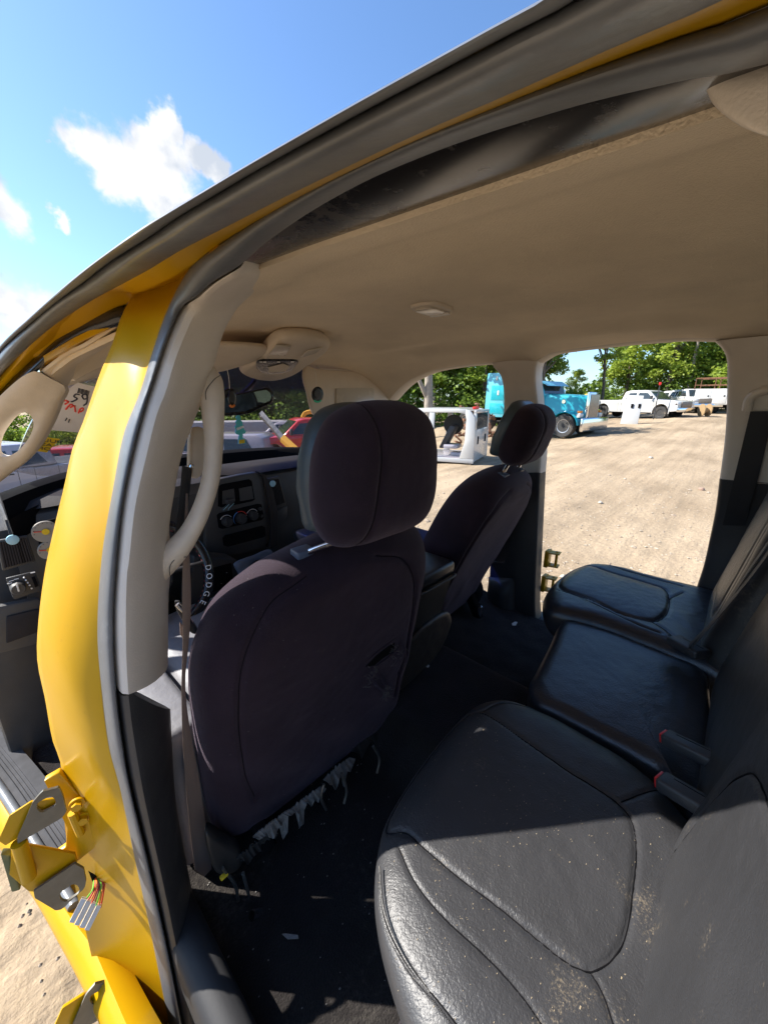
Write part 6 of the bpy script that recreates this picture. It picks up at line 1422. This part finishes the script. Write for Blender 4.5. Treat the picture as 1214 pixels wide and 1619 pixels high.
MB().lathe([(.001,-.22),(.40,-.22),(.40,-.17),(.16,-.17),(.16,.17),(.40,.17),(.40,.22),(.001,.22)], Matrix.Translation((0,0,.40)) @ XA, 24).build('reel_drum', mat('reel_wood', (.30,.20,.10), .8), rl, 30, local=True)
# the row of white pickups far behind
far_l = ['white pickup at the far left of the distant row behind the white pickup bonnet', 'second white pickup in the distant row, turned nose first', 'third white pickup in the distant row with a dark bed load', 'fourth white pickup in the distant row', 'last white pickup of the distant row beside the service truck']
spots = [(1062, 47, 48), (1076, 44, 60), (1090, 42, 70), (1103, 45, 80), (1114, 49, 60)]
for k, (u, r, ang) in enumerate(spots):
    p = gat(u, 640, r); A = math.atan2(p.x-EYE.x, p.y-EYE.y); h = A+math.radians(90+ang); rz = math.atan2(math.cos(h), math.sin(h))
    c = copy_tree(white_pu, None, far_l[k], p, rz); c['category'] = 'pickup truck'; c['group'] = 'distant row of white pickups'
t = vehicle('marker_post', 'slim grey post with a red lamp behind the white pickup roof', 'post', 1035, 650, 31, 0)
MB().tube([(0, 0, 0), (0, 0, 2.15)], .03, 8, 2).build('post_shaft', M['dark'], t, 30, local=True); MB().box((0, 0, 2.2), (.14, .14, .18), .02).build('lamp_head', M['tail'], t, 30, local=True)
t = vehicle('loader_arm', 'orange loader arm tip rising behind the teal bonnet', 'loader arm', 921, 660, 27, 30)
MB().prism([Vector((-.18, 0, 0)), Vector((.12, 0, 0)), Vector((.15, 0, 1.8)), Vector((.05, 0, 1.98)), Vector((-.12, 0, 1.9)), Vector((-.16, 0, 1.4))], (0, .25, 0), .03).build('boom', M['excav'], t, 30, local=True)
MB().box((0, .12, .15), (1.0, .6, .3), .05).build('boom_foot', M['rust'], t, 30, local=True)

# ---- seen through the windscreen
suv(vehicle('parked_suv', 'silver suv seen through the windscreen under the mirror, facing left', 'suv', 462, 700, 23, 188, dz=.55), 'silver')
suv(vehicle('parked_suv', 'white suv nose at the lower left of the windscreen view behind the tree card', 'suv', 330, 710, 16, 205), 'silver')
pickup(vehicle('parked_pickup', 'red pickup behind the steel beam in the windscreen view', 'pickup truck', 498, 705, 16.5, 165), 'rpaint', 5.6)
t = vehicle('steel_beam', 'long steel beam with an orange end slanting up in front of the parked cars', 'beam', 450, 705, 12.0, 0)
A0 = EYE+ray(412, 653)*11.2; A1 = EYE+ray(446, 692)*11.0; A2 = EYE+ray(470, 714)*10.9; org = t.location
rzt = Matrix.Rotation(-t.rotation_euler.z, 3, 'Z')
l_ = lambda p: rzt @ (p-org)
MB().tube([l_(A0), l_(A1)], .11, 4, 2, squash=.5).build('beam_bar', M['steel'], t, 20, local=True); MB().tube([l_(A1), l_(A2)], .13, 4, 2, squash=.6).build('beam_end', M['excav'], t, 20, local=True)
MB().tube([l_(A2), l_(A2)*1.0+Vector((0, 0, -2.2))], .10, 6, 2).build('beam_prop', M['rust'], t, 20, local=True)
t = vehicle('excavator', 'yellow excavator boom standing behind the red pickup', 'excavator', 486, 700, 22, 0)
bs = [EYE+ray(u, v)*20 for u, v in ((477, 690), (478, 664), (482, 653), (496, 651), (508, 664), (516, 680))]
MB().tube([l2 for l2 in [Matrix.Rotation(-t.rotation_euler.z, 3, 'Z') @ (p-t.location) for p in bs]], .20, 4, 20, squash=.6).build('boom', M['excav'], t, 30, local=True)
MB().box((.8, .5, .9), (2.2, 2.0, 1.1), .1).build('machine_body', M['excav'], t, 30, local=True); MB().box((.8, .5, .3), (2.8, 2.2, .5), .15).build('crawler_track', M['dark'], t, 30, local=True)
# long grey trailer behind the cars
t = vehicle('box_trailer', 'long grey trailer side running behind the cars in the windscreen view', 'trailer', 420, 690, 30, 183)
MB().box((-1, 0, 2.0), (14, 2.4, 1.85), .05).build('trailer_box', mat('trailer_grey', (.33, .32, .34), .5, var=.15, vscale=.6), t, 30, local=True)
for k in range(15): MB().box((-7.6+k*.95, 1.215, 2.0), (.05, .03, 1.75), 0).build('trailer_rib', M['silver'], t, 20, local=True) if k % 1 == 0 else None
for x in (-6.5, -5.2, 4.5):
    for s in (-1, 1): wheel_(t, x, s*.95, .5, .5, .4, 8)
MB().box((-1, 0, .95), (13, 1.0, .22), .02).build('chassis', M['black'], t, 30, local=True)
# left of the pillar, through the driver side of the screen
pickup(vehicle('parked_pickup', 'silver pickup wheels on at the far left of the windscreen', 'pickup truck', 8, 770, 15, 160), 'silver', 5.4)
suv(vehicle('parked_suv', 'white suv left of the red pickup in the driver side of the windscreen', 'suv', 62, 750, 20, 200), 'wpaint')
pickup(vehicle('parked_pickup', 'red pickup cab right of the white suv by the yellow pillar', 'pickup truck', 118, 745, 19, 195), 'rpaint', 5.4)
suv(vehicle('parked_suv', 'second white suv roof behind the red pickup by the pillar', 'suv', 85, 735, 27, 190), 'wpaint')

# ================================================================ TREES
def leafmat(name, a, b):
    m = bpy.data.materials.new(name); m.use_nodes = True; nt = m.node_tree; N = nt.nodes; L = nt.links; N.clear()
    o = N.new('ShaderNodeOutputMaterial'); d = N.new('ShaderNodeBsdfPrincipled'); d.inputs['Roughness'].default_value = .55; d.inputs['Specular IOR Level'].default_value = .35
    t = N.new('ShaderNodeBsdfTranslucent'); mx = N.new('ShaderNodeMixShader'); mx.inputs[0].default_value = .5
    g = N.new('ShaderNodeNewGeometry'); oi = N.new('ShaderNodeObjectInfo')
    ad = N.new('ShaderNodeMath'); ad.operation = 'MULTIPLY_ADD'; ad.inputs[1].default_value = .55; ad.inputs[2].default_value = 0; L.new(g.outputs['Random Per Island'], ad.inputs[0])
    a2 = N.new('ShaderNodeMath'); a2.operation = 'MULTIPLY_ADD'; a2.inputs[1].default_value = .45; L.new(oi.outputs['Random'], a2.inputs[0]); L.new(ad.outputs[0], a2.inputs[2])
    r = N.new('ShaderNodeValToRGB'); r.color_ramp.elements[0].color = (*a, 1); r.color_ramp.elements[1].color = (*b, 1); L.new(a2.outputs[0], r.inputs['Fac'])
    L.new(r.outputs[0], d.inputs['Base Color']); L.new(r.outputs[0], t.inputs[0]); L.new(d.outputs[0], mx.inputs[1]); L.new(t.outputs[0], mx.inputs[2]); L.new(mx.outputs[0], o.inputs[0]); return m
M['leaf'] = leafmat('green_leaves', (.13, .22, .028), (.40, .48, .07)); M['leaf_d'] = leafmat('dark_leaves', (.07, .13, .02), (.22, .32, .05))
M['bark'] = mat('bark', (.16, .125, .095), .9, bump=.8, bscale=12, bdist=.03, var=.4, vscale=6); M['bark_pale'] = mat('pale_bark', (.36, .31, .25), .85, bump=.6, bscale=10, bdist=.02, var=.35, vscale=4)
def leaves(mb, c, R, n, s, rnd):
    for _ in range(n):
        d = Vector((rnd.gauss(0, 1), rnd.gauss(0, 1), rnd.gauss(0, 1))).normalized()*R*(rnd.random()**.35); d.z *= .7
        p = c+d; a = Vector((rnd.gauss(0, 1), rnd.gauss(0, 1), rnd.gauss(0, .6))).normalized(); b_ = a.cross(Vector((rnd.gauss(0, 1), rnd.gauss(0, 1), rnd.gauss(0, 1)))).normalized(); k = s*rnd.uniform(.6, 1.3)
        mb.add([p-a*k*.5, p+b_*k*.30, p+a*k*.5, p-b_*k*.30], [(0, 1, 2, 3)])
def make_tree(seed, H, Rc, trunkr, low=.25, nc=46, nl=110, ls=.30, bark='bark', leaf='leaf', label='', loc=None, grp=None):
    rnd = random.Random(seed); t = thing('tree', label, 'tree', loc, 0, grp)
    mb = MB(); lean = Vector((rnd.uniform(-.06, .06), rnd.uniform(-.06, .06), 0))*H
    tp = [Vector((0, 0, -.3)), Vector((0, 0, H*.25))+lean*.1, Vector((0, 0, H*.55))+lean*.5, Vector((0, 0, H*.9))+lean]
    mb.tube(tp, [trunkr, trunkr*.8, trunkr*.5, trunkr*.12], 8, 12)
    cm = MB(); cs = []
    for k in range(nc):
        a = rnd.uniform(0, 2*math.pi); h = low+(1-low)*rnd.random()**.8; w_ = Rc*math.sin(math.pi*min(1, max(.12, (h-low*.6)/(1.12-low*.6))))**.7*rnd.uniform(.35, 1.0)
        cs.append(Vector((math.cos(a)*w_, math.sin(a)*w_, h*H*.97))+lean*h)
    for k in range(9):
        c = cs[k]; b0 = Vector((0, 0, c.z*.62))+lean*.3; mb.tube([b0, b0.lerp(c, .5)+Vector((0, 0, .1*H*.1)), c], [trunkr*.35, trunkr*.22, trunkr*.06], 6, 6)
    for c in cs: leaves(cm, c, Rc*rnd.uniform(.20, .38), nl, ls, rnd)
    mb.build('trunk', M[bark], t, 50, local=True); cm.build('crown', M[leaf], t, 0, local=True); return t
protos = []
rnd = random.Random(21); k = 0
kinds = [(101, 11.5, 3.4, .22, .16, 'leaf', 'bark'), (102, 13.0, 3.0, .20, .22, 'leaf', 'bark'), (103, 10.0, 3.8, .24, .12, 'leaf_d', 'bark'), (104, 12.0, 2.8, .17, .30, 'leaf', 'bark_pale')]
words = ['broad bright green tree', 'tall bright green tree', 'rounded dark green tree', 'slender tree with a pale trunk']
row = []; cnt = {}; ORD = 'first second third fourth fifth sixth seventh eighth ninth tenth eleventh twelfth thirteenth fourteenth fifteenth sixteenth seventeenth eighteenth nineteenth twentieth twenty-first twenty-second twenty-third twenty-fourth twenty-fifth twenty-sixth twenty-seventh twenty-eighth twenty-ninth thirtieth'.split()
for az in np.arange(-24, 102, 3.3):
    if az < 11: row.append((az+rnd.uniform(-1, 1), rnd.uniform(38, 44), rnd.uniform(.50, .60)))
    elif az < 17: row.append((az+rnd.uniform(-1, 1), rnd.uniform(38, 44), rnd.uniform(.7, .8)))
    elif 69.5 < az < 75.8: row.append((az+rnd.uniform(-1, 1), rnd.uniform(56, 62), rnd.uniform(.36, .44)))
    elif az > 75.8: row.append((az+rnd.uniform(-1, 1), rnd.uniform(50, 56), rnd.uniform(.95, 1.3)))
    else: row.append((az+rnd.uniform(-1, 1), rnd.uniform(33, 40), rnd.uniform(.75, 1.05)))
for az in np.arange(12, 102, 4.4):
    if not 67 < az < 78: row.append((az+rnd.uniform(-1.5, 1.5), rnd.uniform(44, 52)+(16 if az > 75 else 0), rnd.uniform(.95, 1.2)*(1.25 if az > 75 else 1)))
for az, r, s in sorted(row, key=lambda q: q[0]):
    kk = rnd.randrange(4) if k >= 4 else k
    a = math.radians(az); x, y = -.94+r*math.sin(a), r*math.cos(a); p = Vector((x, y, gz(x, y)-.1))
    where = 'past the windscreen' if az < 42 else 'beyond the far front doorway' if az < 63 else 'behind the teal truck' if az < 78 else 'behind the white pickups'
    cnt[where] = cnt.get(where, 0)+1; lab = f'{words[kk]}, {ORD[cnt[where]-1]} from the left {where}'
    if k < 4:
        sd_, H, Rc, tr, low, lf, bk = kinds[kk]; t = make_tree(sd_, H, Rc, tr, low, 50, 120, .34, bk, lf, lab, p, 'tree line round the yard'); protos.append(t)
    else: t = copy_tree(protos[kk], None, lab, p)
    t.rotation_euler.z = rnd.uniform(0, 6.28); t.scale = (s*rnd.uniform(.9, 1.15),)*2+(s,); k += 1
# the pale branching trunk seen over the stripped cab, the dark tree by the sky gap
p = gat(676, 700, 21)
t = make_tree(301, 10.5, 2.6, .27, .55, 26, 110, .26, 'bark_pale', 'leaf', 'pale grey trunk with a forked limb left of the stripped cab shell', p)
ex = MB(); ex.tube([(0, 0, 1.2), (.25, .25, 2.2), (1.0, .9, 3.4), (1.7, 1.4, 4.8)], [.15, .13, .10, .06], 7, 16); ex.tube([(0, 0, 1.9), (-.5, .3, 3.0), (-.9, .5, 4.3)], [.13, .10, .05], 7, 12)
ex.build('limb', M['bark_pale'], t, 50, local=True)
p = gat(853, 640, 34); make_tree(302, 9.6, 2.4, .2, .45, 30, 100, .30, 'bark', 'leaf_d', 'dark tree whose thin branches reach into the sky gap above the teal cab', p)
p = gat(951, 640, 40); make_tree(303, 9.0, 1.5, .15, .45, 24, 90, .26, 'bark', 'leaf', 'thin trunked tree right of the sky gap above the teal grille', p)
p = gat(1082, 640, 51); make_tree(304, 14.5, 2.6, .2, .6, 26, 90, .28, 'bark_pale', 'leaf', 'tall tree with a bare pale trunk above the distant pickups', p)
# undergrowth at the foot of the trees, wood beyond
ug = MB(); rnd = random.Random(77)
for _ in range(1150):
    az = rnd.uniform(-25, 102) if _ < 800 else rnd.uniform(76.5, 100); r = rnd.uniform(31, 37)+(19 if az > 75 else 0); a = math.radians(az); x, y = -.94+r*math.sin(a), r*math.cos(a)
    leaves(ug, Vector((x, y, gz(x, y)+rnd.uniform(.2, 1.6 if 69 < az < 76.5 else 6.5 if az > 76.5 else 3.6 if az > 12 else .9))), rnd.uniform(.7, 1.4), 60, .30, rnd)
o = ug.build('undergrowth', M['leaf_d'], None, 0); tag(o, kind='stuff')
wd = MB()
for _ in range(800):
    az = rnd.uniform(-25, 104); r = rnd.uniform(50, 60)+(16 if az > 77 else 0); a = math.radians(az); x, y = -.94+r*math.sin(a), r*math.cos(a)
    hmax = 4 if az < 13 else 2.4 if 68.5 < az < 77 else 12
    leaves(wd, Vector((x, y, gz(x, y)+rnd.uniform(0, hmax))), rnd.uniform(1.4, 2.4), 70, .62, rnd)
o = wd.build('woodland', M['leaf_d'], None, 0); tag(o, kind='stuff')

for o in bpy.data.objects:                               # repeats of a kind share one group
    if o.parent is None and not o.get('group'):
        k = {'car_seat': 'front seats of the cab', 'rear_seat_belt': 'seat belts in the cab', 'centre_seat_belt': 'seat belts in the cab', 'driver_seat_belt': 'seat belts in the cab', 'passenger_seat_belt': 'seat belts in the cab', 'sun_visor': 'sun visors at the windscreen', 'vent_air_freshener': 'air fresheners hanging at the windscreen', 'card_air_freshener': 'air fresheners hanging at the windscreen', 'parked_pickup': 'vehicles parked in the yard', 'parked_suv': 'vehicles parked in the yard', 'stone': 'stones on the dirt', 'tree': 'tree line round the yard'}.get(o.name.split('.')[0])
        if k: o['group'] = k
